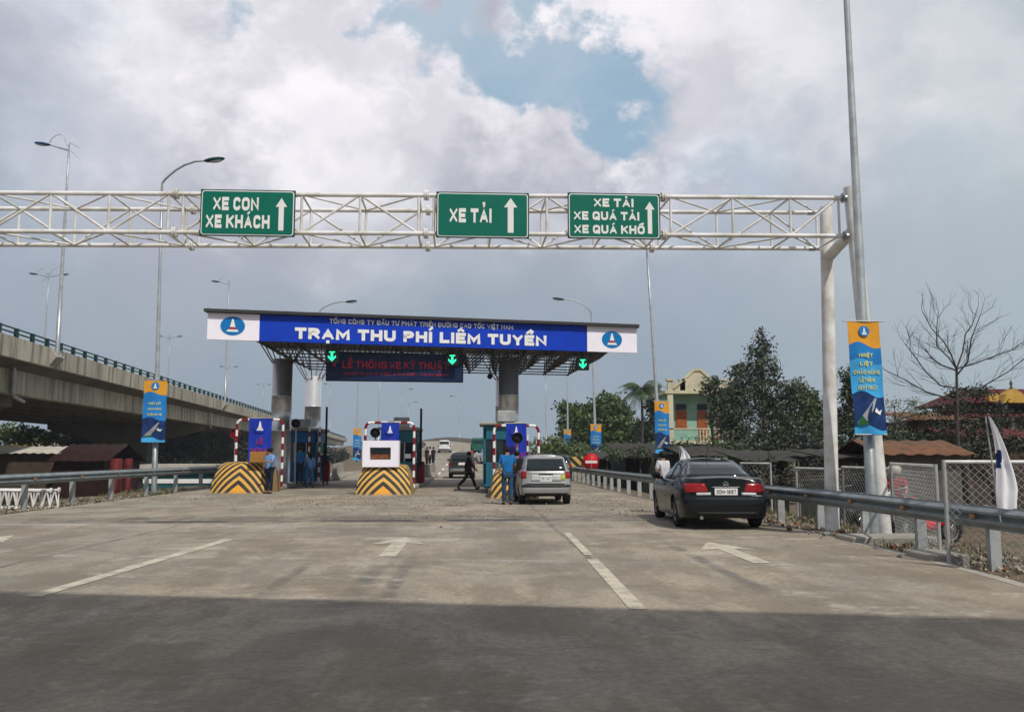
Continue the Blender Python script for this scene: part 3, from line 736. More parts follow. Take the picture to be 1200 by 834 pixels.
def crash_block(px0, px1, pyb, pyt, back, label):
    a = gp((px0 + px1) / 2, pyb); L_, R_ = gp(px0, pyb), gp(px1, pyb); W = R_.x - L_.x; Hh = (pyb - pyt) / F_PX * a.y * .99
    mb = MB(); rows = [(0, 0, 1.), (.12, .02, .995), (Hh * .4, .12, .95), (Hh * .7, .28, .87), (Hh * .88, .42, .79), (Hh * .96, .54, .72), (Hh, .72, .62)]
    vs = []; fs = []; prof = []
    nf = 10
    for z, yo, k in rows:
        hw = W / 2 * k; r = .22; ring = []
        for q in range(nf + 1):
            x = -hw + 2 * hw * q / nf; bulge = (abs(x) / hw) ** 3 * .16
            ring.append(Vector((x, yo + bulge, z)))
        ring += [Vector((hw, yo + .5 * (back - yo), z)), Vector((hw, back, z)), Vector((-hw, back, z)), Vector((-hw, yo + .5 * (back - yo), z))]
        vs += ring
    n = nf + 5
    for j in range(len(rows) - 1):
        for q in range(n): fs.append((j * n + q, j * n + (q + 1) % n, (j + 1) * n + (q + 1) % n, (j + 1) * n + q))
    mb.add(vs, fs, False); mb.add(vs[-n:], [tuple(range(n))])
    o = mb.build('crash_block', 'chevron', None, (a.x, a.y, 0))
    tag(o, label, 'crash barrier', 'striped crash blocks at the heads of the toll islands')
    return a, W, Hh
IS = []
IS.append(crash_block(245, 311, 578, 542, 2.6, 'leftmost black and yellow chevron crash block, beside the viaduct guardrail'))
IS.append(crash_block(416, 481, 580, 545, 2.4, 'middle black and yellow chevron crash block under the white cabinet'))
IS.append(crash_block(575, 632, 584, 550, 2.4, 'chevron crash block half hidden behind the silver hatchback'))
ISX = [i[0].x for i in IS]; ISY = [i[0].y for i in IS]
for n_, (x, y) in enumerate(zip(ISX, ISY)):
    mb = MB(); mb.box((0, 0, .1), (1.75, 19, .2), bevel=.04)
    o = mb.build('toll_island', 'kerb', None, (x, y + 2.7 + 9.5, 0))
    tag(o, ('raised concrete island under the left toll booth', 'raised concrete island under the middle toll booth', 'raised concrete island under the right toll booth')[n_], 'traffic island', 'toll islands')

def hoop(px0, px1, py_top, Y, label, z0=.2):
    a, b = at(px0, py_top, Y), at(px1, py_top, Y); cx = (a.x + b.x) / 2; hw = (b.x - a.x) / 2; Ht = a.z - z0
    s = thing('height_hoop', (cx, Y, z0), label, 'barrier frame', 'red and white striped frames over the islands')
    pts = [(-hw, 0)]; r = .22
    pts.append((-hw, Ht - r))
    for k in range(1, 5): q = rad(180 - k * 22.5); pts.append((-hw + r + r * math.cos(q), Ht - r + r * math.sin(q)))
    for k in range(0, 5): q = rad(90 - k * 22.5); pts.append((hw - r + r * math.cos(q), Ht - r + r * math.sin(q)))
    pts.append((hw, 0))
    P = [Vector((x, 0, z)) for x, z in pts]; seg = []; acc = 0; step = .26; red = MB(); whi = MB(); cur = [P[0]]; k = 0
    for i in range(len(P) - 1):
        a_, b_ = P[i], P[i + 1]; L = (b_ - a_).length; pos = 0
        while acc + (L - pos) >= step:
            pos += step - acc; acc = 0; q = a_.lerp(b_, pos / L); cur.append(q); MB().path(cur, .052 if k % 2 == 0 else .056, 10).build('red_band' if k % 2 else 'white_band', 'red_paint' if k % 2 else 'sign_white', s); cur = [q]; k += 1
        acc += L - pos
        if (b_ - cur[-1]).length > 1e-4: cur.append(b_)
    if len(cur) > 1: MB().path(cur, .052, 10).build('red_band' if k % 2 else 'white_band', 'red_paint' if k % 2 else 'sign_white', s)
    return s, cx, Ht
hoop(278, 332, 491.5, 37.2, 'left red and white frame carrying a blue banner, beside the guard')
hoop(428.5, 485.5, 495, 35.6, 'middle red and white frame behind the white cabinet')
hoop(579, 631, 498.5, 33.6, 'right red and white frame behind the silver hatchback')
# slimmer striped posts at the booth sides
for (px, py0, py1, Y, lab) in ((363, 497, 560, 42, 'red and white post at the left side of the left rear column'), (375, 500, 560, 43, 'red and white post at the right side of the left rear column'), (493, 502, 560, 42, 'red and white post right of the middle booth'), (618, 505, 560, 38, 'red and white post right of the blue banner on the right island')):
    a = at(px, py0, Y); s = thing('striped_post', (a.x, Y, .2), lab, 'post', 'slim striped posts on the islands'); r_ = MB(); w_ = MB(); n = int((a.z - .2) / .24)
    for k in range(n): MB().tube((0, 0, k * .24), (0, 0, (k + 1) * .24), .05, n=8).build('red_band' if k % 2 else 'white_band', 'red_paint' if k % 2 else 'sign_white', s)

# cloth banners
def banner_warp(W, H, amp, ph=0.):
    return lambda v: Vector((v.x + .10 * W * sm(0, H, -v.z) * (1 if ph else 0) * (.5 + .5 * math.sin(ph)) , v.y + amp * (math.sin(v.x / W * 7 + v.z * 1.9 + ph) + .7 * math.sin(v.z * 5.1 + v.x * 3 + ph)) * (.25 + .75 * min(1, -v.z / H)), v.z))
def cloth(parent, W, H, zones, warp, name='cloth', nx=16, nz=48):
    """zones: list of (fraction where zone ends, material); curved boundary"""
    mb = MB(); vs = []; 
    for j in range(nz + 1):
        for i in range(nx + 1): vs.append(warp(Vector((-W / 2 + W * i / nx, 0, -H * j / nz + H * .03 * math.sin(i / nx * 5.5) * sm(0, .12, j / nz) * sm(1, .95, j / nz)))))
    o = len(vs); vs2 = [v + Vector((0, .006, 0)) for v in vs]
    mb.v = vs + vs2
    for j in range(nz):
        for i in range(nx):
            a = j * (nx + 1) + i; fx = (i + .5) / nx; fz = (j + .5) / nz
            k = next((q for q, (e, _) in enumerate(zones) if fz <= e), len(zones) - 1)
            mb.f.append([a, a + nx + 1, a + nx + 2, a + 1]); mb.mi.append(k); mb.sm.append(True)
            mb.f.append([o + a, o + a + 1, o + a + nx + 2, o + a + nx + 1]); mb.mi.append(k); mb.sm.append(True)
    return mb.build(name, [z[1] for z in zones], parent, recalc=False)
def island_banner(px0, px1, py0, py1, Y, label, grp='royal blue banners on the toll islands'):
    a, b = at(px0, py0, Y), at(px1, py1, Y); W = b.x - a.x; H = a.z - b.z
    s = thing('island_banner', ((a.x + b.x) / 2, Y, a.z), label, 'banner', grp)
    wp = banner_warp(W, H, .025)
    cloth(s, W, H, [(.45, 'ban_royal'), (.92, 'ban_royal'), (1.2, 'ban_sky')], wp, nx=8, nz=24)
    MB().tube((-W / 2 - .05, .0, .01), (W / 2 + .05, 0, .01), .02, n=6).build('crossbar', 'post_grey', s)
    emblem(s, 0, -.03, -H * .16, W * .3, back='ban_royal', squash=1., bar='sign_white', warp=wp)
    text_obj('LỄ', 'lettering', 'logo_red', s, W * .25, H * .10, TR(0, -.03, -H * .47), warp=wp)
    text_obj('THÔNG XE', 'lettering', 'logo_red', s, W * .8, H * .10, TR(0, -.03, -H * .66), warp=wp)
    return s
island_banner(292, 317, 490, 548, 37.0, 'blue cloth banner on the left striped frame above the cardboard box')
island_banner(447, 467, 495, 547, 35.4, 'blue cloth banner partly covered by the white cabinet')
island_banner(593, 617, 496, 552, 33.4, 'blue cloth banner on the right frame beside the man in the blue shirt')

# white cabinet on the middle block
Y = 33.9; a, b = at(425, 516, Y), at(467, 547, Y); W = b.x - a.x; H = a.z - b.z
s = thing('monitor_cabinet', ((a.x + b.x) / 2, Y, b.z), 'square white cabinet with a dark screen standing on the middle crash block', 'cabinet')
mb = MB()
for c, sz in (((0, .28, H * .14), (W, .56, H * .28)), ((0, .28, H * .87), (W, .56, H * .26)), ((-W * .40, .28, H * .51), (W * .2, .56, H * .46)), ((W * .39, .28, H * .51), (W * .22, .56, H * .46)), ((0, .4, H * .51), (W * .62, .3, H * .46))):
    mb.box(c, sz)
mb.build('casing', 'fascia_white', s)
MB().box((-.01, .23, H * .51), (W * .59, .03, H * .455)).build('screen', 'glass_dark', s)
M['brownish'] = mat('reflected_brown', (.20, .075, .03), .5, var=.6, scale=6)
MB().box((-.01, .208, H * .40), (W * .57, .01, H * .19)).build('painted_reflection', 'brownish', s)  # brown slab standing in for a reflection low in the dark screen

# toll booths
def booth(x, y, w_, d_, h, m_, label, blind=None):
    s = thing('toll_booth', (x, y, .2), label, 'toll booth', 'toll booths on the islands')
    mb = MB(); mb.box((0, 0, .5), (w_, d_, 1.0), bevel=.03)
    mb.box((0, 0, h - .3), (w_, d_, .6), bevel=.03)
    for sx in (-1, 1):
        for sy in (-1, 1): mb.box((sx * (w_ / 2 - .05), sy * (d_ / 2 - .05), h / 2), (.1, .1, h - .3))
    mb.build('wall', m_, s)
    MB().box((0, 0, 1.0 + (h - 1.6) / 2), (w_ - .12, d_ - .12, h - 1.58)).build('window', 'glass_dark', s)
    MB().box((0, 0, h + .05), (w_ + .3, d_ + .4, .12), bevel=.03).build('roof', 'concrete', s)
    for x_ in (-w_ * .18, w_ * .18): MB().box((x_, -d_ / 2 + .05, 1.0 + (h - 1.6) / 2), (.05, .05, h - 1.6)).build('mullion', 'post_grey', s)
    MB().box((w_ * .28, -d_ / 2 + .035, 1.25), (.28, .02, .2)).build('notice', 'sign_white', s)
    mb = MB(); mb.box((w_ * .1, -d_ / 2 - .14, h + .33), (.7, .3, .45), bevel=.03); mb.build('air_conditioner', 'post_grey', s)
    return s
bx = at(348, 540, 44).x
booth(bx + .1, 45.5, 1.65, 2.6, 2.5, 'booth_blue', 'left toll booth with bright blue walls between the two left columns')
booth(at(476, 540, 41).x - .35, 42, 1.6, 2.6, 2.45, 'booth_teal', 'middle toll booth with dark teal walls behind the striped frame')
booth(at(590, 540, 37).x - .1, 36.6, 1.5, 2.4, 2.5, 'booth_teal', 'right toll booth hidden mostly by its blue banner')
# fan-like lamp discs
for (px, py, Y, m_, lab) in ((276, 508, 38, 'red_paint', 'dull red disc signal left of the left striped frame'), (347, 496, 41, 'black', 'black round signal head between the two left columns'), (440, 507, 37.5, 'black', 'black round signal head left of the middle banner'), (606, 513, 32.9, 'black', 'black round signal head in front of the right banner')):
    p = at(px, py, Y); s = thing('signal_head', (p.x, Y, .2), lab, 'signal light', 'round signal heads at the booths'); z = p.z - .2
    MB().tube((0, .04, 0), (0, .04, z), .035, n=8).build('post', 'post_grey' if px != 276 else 'sign_white', s)
    mb = MB(); mb.lathe([(0, -.02), (.17, -.02), (.19, 0), (.19, .12), (.1, .2), (0, .2)], (0, 0, z), 'Y', 20)
    mb.lathe([(.19, -.0), (.21, -.12), (.19, -.12), (.18, 0)], (0, 0, z), 'Y', 20); mb.build('disc', m_, s)
# raised boom arms
for (px, py0, py1, Y, lab) in ((384, 478, 545, 45, 'raised dark boom arm right of the left rear column'), (494, 480, 550, 42, 'raised dark boom arm right of the middle booth')):
    a, b = at(px, py0, Y), at(px, py1, Y); s = thing('boom_barrier', (a.x, Y, .2), lab, 'boom barrier', 'raised boom barriers')
    MB().box((0, 0, .5), (.34, .4, 1.), bevel=.04).build('housing', 'red_paint', s); MB().box((0, -.24, (a.z + .8) / 2 - .1), (.10, .05, a.z - .9)).build('arm', 'black', s)
# cardboard box on left block, and concrete end barriers
M['carton'] = mat('carton', (.36, .17, .04), .8)
a, b = at(294, 531, 35.6), at(313, 544, 35.6)
o = MB().box((0, 0, .2), (.66, .4, .42), bevel=.01).build('carton', 'carton', None, ((a.x + b.x) / 2, 35.6, IS[0][2]), rz=.1); tag(o, 'orange brown cardboard box on the left crash block under the banner', 'cardboard box')
def jersey(x, y, L, label, rz=0., m_='concrete'):
    mb = MB(); mb.prism([(-.3, 0), (.3, 0), (.3, .12), (.14, .4), (.09, .95), (-.09, .95), (-.14, .4), (-.3, .12)], lambda a, b, d: Vector((a, d, b)), 0, L)
    o = mb.build('concrete_barrier', m_, None, (x, y, zr(y)), rz); tag(o, label, 'concrete barrier', 'concrete barriers beyond the booths'); return o
jersey(at(499, 560, 52).x, 52, 9, 'grey concrete barrier right of the middle booth')
jersey(at(398, 560, 53).x - .3, 53, 8, 'pale concrete barrier right of the left columns', .1)
jersey(at(412, 560, 55).x + 1.2, 56, 6, 'short concrete barrier between the left and middle booths', -.5)
# ================================================================ viaduct on the left
vd = ray(470, 533); vd = Vector((vd.x, vd.y, 0)).normalized(); vn = Vector((-vd.y, vd.x, 0))
VO = Vector((-24, 45, 0))
def vp(s, l, z): q = vd * s + vn * l; return Vector((q.x, q.y, z)) - VO
via = thing('viaduct', VO, 'long concrete road viaduct with dark underside running along the left', 'viaduct')
S0, S1 = 12, 330
def vprism(name, poly, m_, s0=S0, s1=S1, n=24, parent=None):
    mb = MB(); st = [s0 + (s1 - s0) * k / n for k in range(n + 1)] if n > 1 else [s0, s1]
    vs = [vp(s, a, b) for s in st for a, b in poly]; k = len(poly)
    fs = [(i * k + j, i * k + (j + 1) % k, (i + 1) * k + (j + 1) % k, (i + 1) * k + j) for i in range(len(st) - 1) for j in range(k)]
    fs += [tuple(range(k)), tuple(range(len(vs) - k, len(vs)))]
    mb.add(vs, fs); return mb.build(name, m_, parent or via)
cs = bpy.data.materials.new('streaked_concrete'); cs.use_nodes = True
t = NT(cs.node_tree); bs = t.n['Principled BSDF']; oc = t.node('ShaderNodeTexCoord').outputs['Object']; X, Y_, Z_ = t.xyz(oc)
a1, _ = t.noise(t.comb(X, Y_, t.m('MULTIPLY', Z_, .08)), 1.6, 6, .7); a2, _ = t.noise(oc, .25, 5, .6); a3, _ = t.noise(oc, 9, 5, .6)
c = t.mix(t.ss(a2, .35, .65), (.52, .475, .37), (.38, .345, .275)); c = t.mix(t.ss(a1, .46, .62, 0., .8), c, (.14, .125, .10)); c = t.mix(t.ss(a3, .5, .8, 0., .4), c, (.2, .18, .15))
t.l.new(c, bs.inputs['Base Color']); bs.inputs['Roughness'].default_value = .9
M['streak'] = cs
vprism('parapet', [(19.7, 7.5), (19.92, 7.5), (20.05, 6.62), (20.05, 6.42), (19.72, 6.42)], 'streak')
vprism('deck', [(20.06, 6.64), (38.9, 6.64), (38.9, 6.3), (37.9, 6.1), (20.9, 6.1), (20.06, 6.40)], 'concrete_shaded')
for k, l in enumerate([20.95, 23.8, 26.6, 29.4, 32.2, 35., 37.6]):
    vprism('girder', [(l, 6.095), (l + .75, 6.095), (l + .75, 5.9), (l + .42, 5.75), (l + .42, 5.25), (l + .7, 5.1), (l + .7, 4.8), (l, 4.8), (l, 5.1), (l + .02, 5.75), (l, 5.9)] if k else [(l, 6.095), (l + .7, 6.095), (l + .7, 4.8), (l, 4.8)], 'streak' if k == 0 else 'concrete_shaded')
vprism('parapet', [(38.7, 7.5), (38.95, 7.5), (38.95, 6.645), (38.6, 6.645)], 'concrete')
mb = MB()
for z in (7.72, 7.95): mb.path([vp(s, 19.8, z) for s in range(S0, S1, 6)], .045, 6)
s = S0
while s < S1 - 10: mb.box(vp(s, 19.82, 7.74), (.16, .20, .5), rz=math.atan2(vd.y, vd.x)); s += 2.0
mb.build('railing', 'lamp_green', via)
PS = [51.9 + 49.3 * k for k in range(-1, 5)]
for k, s in enumerate(PS):
    if s < 10: continue
    mb = MB(); mb.prism([(20.80, 6.08), (21.0, 6.08), (21.0, 4.79), (20.80, 4.79)], lambda a, b, d: vp(d, a, b), s - 1.7, s + .5); mb.build('end_block', 'streak', via)
    mb = MB(); mb.prism([(21.8, 4.795), (37.6, 4.795), (37.6, 4.2), (33, 2.9), (27, 2.9), (21.8, 4.2)], lambda a, b, d: vp(d, a, b), s - 1.2, s + .9); mb.build('pier_cap', 'concrete_shaded', via)
    mb = MB(); mb.prism([(27.2, 2.92), (32.8, 2.92), (32.4, -2.5), (27.6, -2.5)], lambda a, b, d: vp(d, a, b), s - 1.1, s + .8); mb.build('pier', 'concrete_shaded', via)
    for ds in (-2.0,):
        mb = MB(); mb.path([vp(s + ds, 20.6, 6.15), vp(s + ds, 20.6, 4.75), vp(s + ds + .1, 20.6, 4.6), vp(s + ds + 2.2, 20.9, 4.45)], .09, 8); mb.build('drain_pipe', 'post_grey', via)
def lamp_bracket(s):
    mb = MB(); mb.prism([(19.35, 7.0), (19.72, 7.52), (19.72, 6.5)], lambda a, b, d: vp(d, a, b), s - .6, s + .6); mb.build('lamp_corbel', 'concrete', via)

def lamp(base, H, heads, label, group, tilt=(0, 0), r0=.11, r1=.05, head_m='lamp_green', style='curve'):
    """heads: list of (dx, dy, rise, length)"""
    s = thing('street_lamp', base, label, 'street lamp', group)
    tp = Vector((tilt[0], tilt[1], H))
    mb = MB(); mb.path([(0, 0, 0), tp * .3, tp * .3, tp * .65, tp * .65, tp], [r0, r0 * .85, r0 * .82, r0 * .62, r0 * .58, r1], 12)
    mb.tube((0, 0, 0), (0, 0, .05), r0 * 2.2, n=12); mb.build('pole', 'galv', s)
    for dx, dy, rise, L in heads:
        d = Vector((dx, dy, 0)).normalized()
        if style == 'curve':
            pts = [tp + d * L * f + Vector((0, 0, rise * math.sin(min(1, f * 1.15) * PI / 2) ** .8)) for f in (0, .06, .16, .3, .5, .75, 1.)]
        else:
            pts = [tp + Vector((0, 0, -.4)), tp + d * L * .5 + Vector((0, 0, -.25)), tp + d * L + Vector((0, 0, -.1))]
        MB().path(pts, [r1 * .9] * (len(pts) - 1) + [r1 * .6], 8).build('arm', 'galv', s)
        e = pts[-1]; R = d.to_track_quat('X', 'Z').to_matrix() @ Matrix.Rotation(rad(-6), 3, 'Y')
        mb = MB(); mb.ell(e + d * .38 + Vector((0, 0, .04)), (.48, .17, .10), 14, 8, R); hd = mb.build('lamp_head', head_m, s)
        mb = MB(); mb.ell(e + d * .45 + Vector((0, 0, -.035)), (.3, .12, .05), 10, 6, R); mb.build('lens', 'lens', hd)
        if style != 'curve':
            mb = MB(); mb.path([tp + d * .1 + Vector((0, 0, -.15))] + [tp + d * L * f + Vector((0, 0, .15 + .4 * math.sin(f * PI))) for f in (.3, .5, .7, .9)] + [e + Vector((0, 0, .1))], .02, 6)
            mb.tube(tp + Vector((0, 0, .1)), tp - d * .55 + Vector((0, 0, -.2)), .02); mb.tube(tp + Vector((0, 0, -.3)), tp - d * .7 + Vector((0, 0, -.95)), .02); mb.build('ornament', 'galv', s)
    return s
labs = ['nearest tall lamp on the viaduct edge, above the left part of the gantry', 'second lamp on the viaduct edge, left of the canopy white end panel', 'third lamp on the viaduct edge, seen through the left canopy columns', 'fourth lamp along the viaduct edge, faint and far', 'fifth lamp along the viaduct edge, faintest and farthest']
vdir = -vn
for k in range(5):
    s = 52.8 + 48.5 * k; p = vp(s, 19.55, 7.0) + VO
    lamp(p, 12.6 + (1.4 if k else 0), [(vn.x, vn.y, .3, 1.1)], labs[k], 'tall lamps on the viaduct edge', r0=.13, head_m='lamp_blue', style='orn'); lamp_bracket(s)
labs = ['nearest double headed lamp on the far side of the viaduct', 'second double headed lamp on the far side of the viaduct', 'third double headed lamp on the far side of the viaduct', 'faint fourth double headed lamp on the far side of the viaduct']
for k in range(4):
    D_ = 93.7 + 50 * k; s = (D_ + 4.6) / .992; p = vp(s, 38.0, 6.64) + VO
    lamp(p, 14.3, [(vn.x, vn.y, .3, 1.2), (-vn.x, -vn.y, .3, 1.2)], labs[k], 'double headed lamps across the viaduct', r0=.12, head_m='lamp_blue', style='orn')

# ================================================================ roadside lamps with banners
def pole_at(px, py, Y): p = at(px, py, Y); return p
LXL = -12.95
spots = [((180.5, 577), 35., (190, 212), (1, -.1, .75, 2.1), '')]
p = gp(180.5, 577, -.05); tp = at(190, 215, p.y); lamp(p, tp.z + .05, [(1, -.12, .95, 1.9)], 'near left street lamp with green head curving beside the XE CON sign', 'street lamps along the road', tilt=(tp.x - p.x, 0), r0=.12)
LL = Vector(p)
def simple_lamp(px_b, Y, z0, ztop, tilt, heads, label):
    b = at(px_b, 530, Y); b.z = z0
    lamp(b, ztop - z0, heads, label, 'street lamps along the road', tilt=(tilt, 0)); return b
l2 = simple_lamp(371, 68, 0, 12.6, 0, [(1, .0, .7, 2.0)], 'second left street lamp showing its head above the canopy roof')
l3 = simple_lamp(418, 90, .7, 12.2, 0, [(1, 0, .7, 1.8)], 'left street lamp beyond the canopy, carrying a small banner')
l4 = simple_lamp(443, 125, 1.5, 13.2, 0, [(1, 0, .7, 1.8)], 'thin left street lamp far beyond the message board')
r1_ = at(1024, 627, 16.0); r1t = at(992, 0, 16.0)
b = Vector((r1_.x, 16.0, -.05)); dz = 13.2; lean = (r1t.x - r1_.x) / (r1t.z - 0) * dz
lamp(b, dz, [(-1, .1, .9, 1.9)], 'tall grey lamp pole behind the largest banner at the near right', 'street lamps along the road', tilt=(lean, 0), r0=.105); RL = b
r2 = simple_lamp(775.5, 42, 0, 11.6, -.55, [(-1, 0, .7, 1.2)], 'second right street lamp, standing before the yellow and green house')
r3 = simple_lamp(699, 66, .1, 12.3, -.3, [(-1, 0, .95, 2.1)], 'third right street lamp curving over the right end of the canopy')
r4 = simple_lamp(665.5, 87, .5, 12., 0, [(-1, 0, .7, 1.8)], 'fourth right street lamp seen below the canopy corner')
for (px, Y, lab) in ((470, 190, 'very thin far lamp above the crossing cars'), (478, 240, 'farthest thin lamp right of the middle booth'), (538, 220, 'far thin lamp on the crest of the ramp'), (640, 120, 'thin far lamp right of the right canopy column')):
    b = at(px, 530, Y); b.z = zr(Y) - .3; lamp(b, 11, [(1 if px < 500 else -1, 0, .6, 1.6)], lab, 'street lamps along the road')

def pole_banner(px0, px1, py0, py1, Y, lines, label, amp=.02, ph=0., nav=.62, dsn=None):
    a, b = at(px0, py0, Y), at(px1, py1, Y); W = b.x - a.x; H = a.z - b.z
    s = thing('pole_banner', ((a.x + b.x) / 2, Y, a.z), label, 'banner', 'orange and blue banners on the lamp poles')
    wp = banner_warp(W, H, amp, ph)
    cloth(s, W, H, [(.20, 'cyl_orange'), (.36, 'ban_blue'), (nav, 'ban_sky' if ph else 'ban_blue'), (.93, 'ban_navy'), (1.2, 'ban_sky')], wp)
    mb = MB(); mb.tube((-W / 2 - .09, 0, .015), (W / 2 + .09, 0, .015), .014, n=6); mb.tube((0, 0, .015), (0, .2, .015), .012, n=6); mb.build('crossbar', 'galv', s)
    mb = MB(); q = wp(Vector((0, 0, -H))); mb.tube((-W / 2 + q.x, q.y + .01, -H), (W / 2 + q.x, q.y + .01, -H), .012, n=6); mb.build('crossbar', 'galv', s)
    emblem(s, 0, -.018, -H * .085, W * .17, squash=1., warp=wp, back='ban_blue', bar='sign_white')
    text_obj('VEC', 'lettering', 'logo_red', s, W * .3, H * .018, TR(0, -.014, -H * .165), warp=wp) if False else None
    for txt, w_, z in lines: text_obj(txt, 'lettering', 'ban_yellow', s, w_ * W, H * .034, TR(0, -.014, -H * z), .003, warp=wp, wt=.22)
    # printed picture at the foot: a sweeping road and a white mark
    mb = MB(); fn = lambda a_, b_, d: wp(Vector((a_ * W, -.012 - d, -H * b_)))
    mb.cur = 0; mb.prism([(-.42, .90), (-.15, .90), (.1, .78), (.25, .68), (.18, .68), (-.05, .76)], fn, 0, .002)
    mb.cur = 1; mb.prism([(.12, .80), (.3, .83), (.38, .78), (.27, .80), (.2, .765)], fn, .003, .005)
    mb.cur = 2; mb.prism([(-.45, .92), (-.25, .83), (-.18, .86), (-.05, .91)], fn, .003, .005)
    mb.build('printed_picture', ['post_grey', 'sign_white', 'leafprint'], s); return s
M['leafprint'] = mat('printed_green', (.02, .12, .04), .7)
five = [('NHIỆT', .46, .30), ('LIỆT', .42, .375), ('CHÀO MỪNG', .82, .45), ('LỄ THÔNG', .5, .52), ('XE KỸ THUẬT', .62, .587)]
three = [('NHIỆT LIỆT', .56, .37), ('CHÀO MỪNG', .56, .46), ('THÔNG XE', .64, .55)]
pole_banner(993, 1036, 377, 509, 15.75, five, 'largest orange and blue banner, hanging on the near right lamp pole', .03, 1.2, .64)
pole_banner(169, 193, 446, 518, LL.y - .3, three, 'orange and blue banner on the near left lamp pole in front of the viaduct', .02)
pole_banner(767, 785, 470, 531, 41.7, three, 'orange and blue banner on the lamp pole left of the yellow and green house', .02)
pole_banner(692, 705, 497, 536, 65.7, three, 'blue banner on the lamp pole above the red no entry sign', .02)
pole_banner(660.5, 669.5, 503, 532, 86.7, three, 'small far blue banner on the lamp pole right of the hatchback roof', .02)
pole_banner(414, 423, 502, 539, 89.7, three, 'small pale blue banner on the far left lamp pole between left and middle booths', .02)

# ================================================================ guardrails
def guardrail(pts, zt_, label, side, sp=2.0, blocks=True, wide=.31):
    """pts: plan polyline; side = +1 when posts stand on the +X side"""
    s = thing('guardrail', (pts[0][0], pts[0][1], 0), label, 'guardrail'); O = Vector((pts[0][0], pts[0][1], 0))
    P = []
    for i in range(len(pts) - 1):
        a, b = Vector(pts[i]), Vector(pts[i + 1]); n = max(1, int((b - a).length / 1.0))
        for k in range(n): P.append(a.lerp(b, k / n))
    P.append(Vector(pts[-1]))
    prof = [(0, 0), (.0, .03), (-.075, .085), (-.075, .115), (0, .155), (-.0, .165), (-.075, .205), (-.075, .235), (0, .29), (0, wide), (.008, wide), (.008, 0)]
    vs = []; fs = []; n = len(prof)
    for p in P:
        for a, b in prof: vs.append(Vector((p.x + a * side, p.y, zr(p.y) + zt_ - wide + b)) - O)
    for i in range(len(P) - 1):
        for k in range(n): fs.append((i * n + k, i * n + (k + 1) % n, (i + 1) * n + (k + 1) % n, (i + 1) * n + k))
    mb = MB(); mb.add(vs, fs); mb.build('rail', 'galv_dark', s)
    acc = 0; last = P[0]; k = 0; bolts = MB()
    d_next = .3
    for i in range(1, len(P)):
        acc += (P[i] - P[i - 1]).length
        if acc >= d_next:
            p = P[i]; zg = zr(p.y); d_next += sp
            mb = MB(); x = p.x + side * .20 - O.x; y = p.y - O.y
            mb.box((x, y - .045, zg + zt_ / 2 - .12), (.15, .012, zt_ + .2)); mb.box((x - .07, y, zg + zt_ / 2 - .12), (.012, .09, zt_ + .2)); mb.box((x + .07, y, zg + zt_ / 2 - .12), (.012, .09, zt_ + .2))
            mb.box((x - side * .11, y, zg + zt_ - .15), (.16, .1, .28)); mb.build('post', 'post_grey', s)
            mb = MB(); mb.box((x - side * .28, y, zg + zt_ - .155), (.03, .12, .06), bevel=.01); mb.build('reflector', 'reflector', s)
    return s
M['reflector'] = mat('reflector', (.42, .2, .09), .5)
guardrail([(6.85, 3), (6.85, 17), (6.3, 26), (5.85, 38), (5.7, 58), (5.6, 72)], .82, 'long grey steel guardrail along the right road edge with thick post blocks', 1)
guardrail([(-12.75, 8), (-12.75, 20), (-12.75, 32), (-12.2, 46), (-12., 60)], .98, 'long grey steel guardrail along the left road edge before the viaduct', -1, 2.9)
# concrete footings by the near right pole and legs
for (px, py, Y, sx, lab) in ((1022, 634, 15.6, 1.5, 'low concrete footing under the near right lamp pole'), (1078, 655, 12.9, .55, 'small concrete pad at the guardrail post nearest the mesh fence')):
    p = at(px, py, Y); o = MB().box((0, 0, 0), (sx, .8, .3), bevel=.02).build('concrete_footing', 'concrete', None, (p.x + .25, Y, -.06)); tag(o, lab, 'concrete footing')

# ================================================================ chain link fence on the right
def fence_panel(a, b, z0, z1, label, wire=.0035, cell=.075, grp='wire mesh fence panels on the right verge'):
    a = Vector(a); b = Vector(b); d = b - a; L = d.length; u = d.normalized(); H = z1 - z0
    s = thing('mesh_fence', (a.x, a.y, z0), label, 'fence', grp)
    P = lambda x, z: Vector((u.x * x, u.y * x, z))
    mb = MB(); mb.tube(P(0, -.25), P(0, H + .03), .03); mb.build('post', 'post_grey', s); mb = MB(); mb.tube(P(L, -.25), P(L, H + .03), .03); mb.build('post', 'post_grey', s)
    mb = MB(); mb.tube(P(0, H), P(L, H), .026); mb.build('top_rail', 'white_paint', s)
    mb = MB(); mb.tube(P(0, .05), P(L, .05), .015); mb.build('bottom_rail', 'post_grey', s)
    mb = MB(); step = cell * 1.414
    n = int((L + H) / step)
    for k in range(-int(H / step) - 1, int(L / step) + 1):
        x0 = k * step
        for sg in (1, -1):
            # line from (x0, .05) going up at 45 degrees, clipped
            xa, za, xb, zb_ = (x0, .05, x0 + H - .05, H) if sg > 0 else (x0 + H - .05, .05, x0, H)
            def clip(xa, za, xb, zb_):
                for lim, gt in ((0, True), (L, False)):
                    ins = lambda x: x >= lim if gt else x <= lim
                    if not ins(xa) and not ins(xb): return None
                    if not ins(xa): t_ = (lim - xa) / (xb - xa); za = za + (zb_ - za) * t_; xa = lim
                    elif not ins(xb): t_ = (lim - xa) / (xb - xa); zb_ = za + (zb_ - za) * t_; xb = lim
                return xa, za, xb, zb_
            q = clip(xa, za, xb, zb_)
            if q: mb.tube(P(q[0], q[1]) + Vector((0, .004 * sg, 0)), P(q[2], q[3]) + Vector((0, .004 * sg, 0)), wire, n=3, caps=False)
    mb.build('wire_mesh', 'post_grey', s, recalc=False)
    return s
zf = -.18
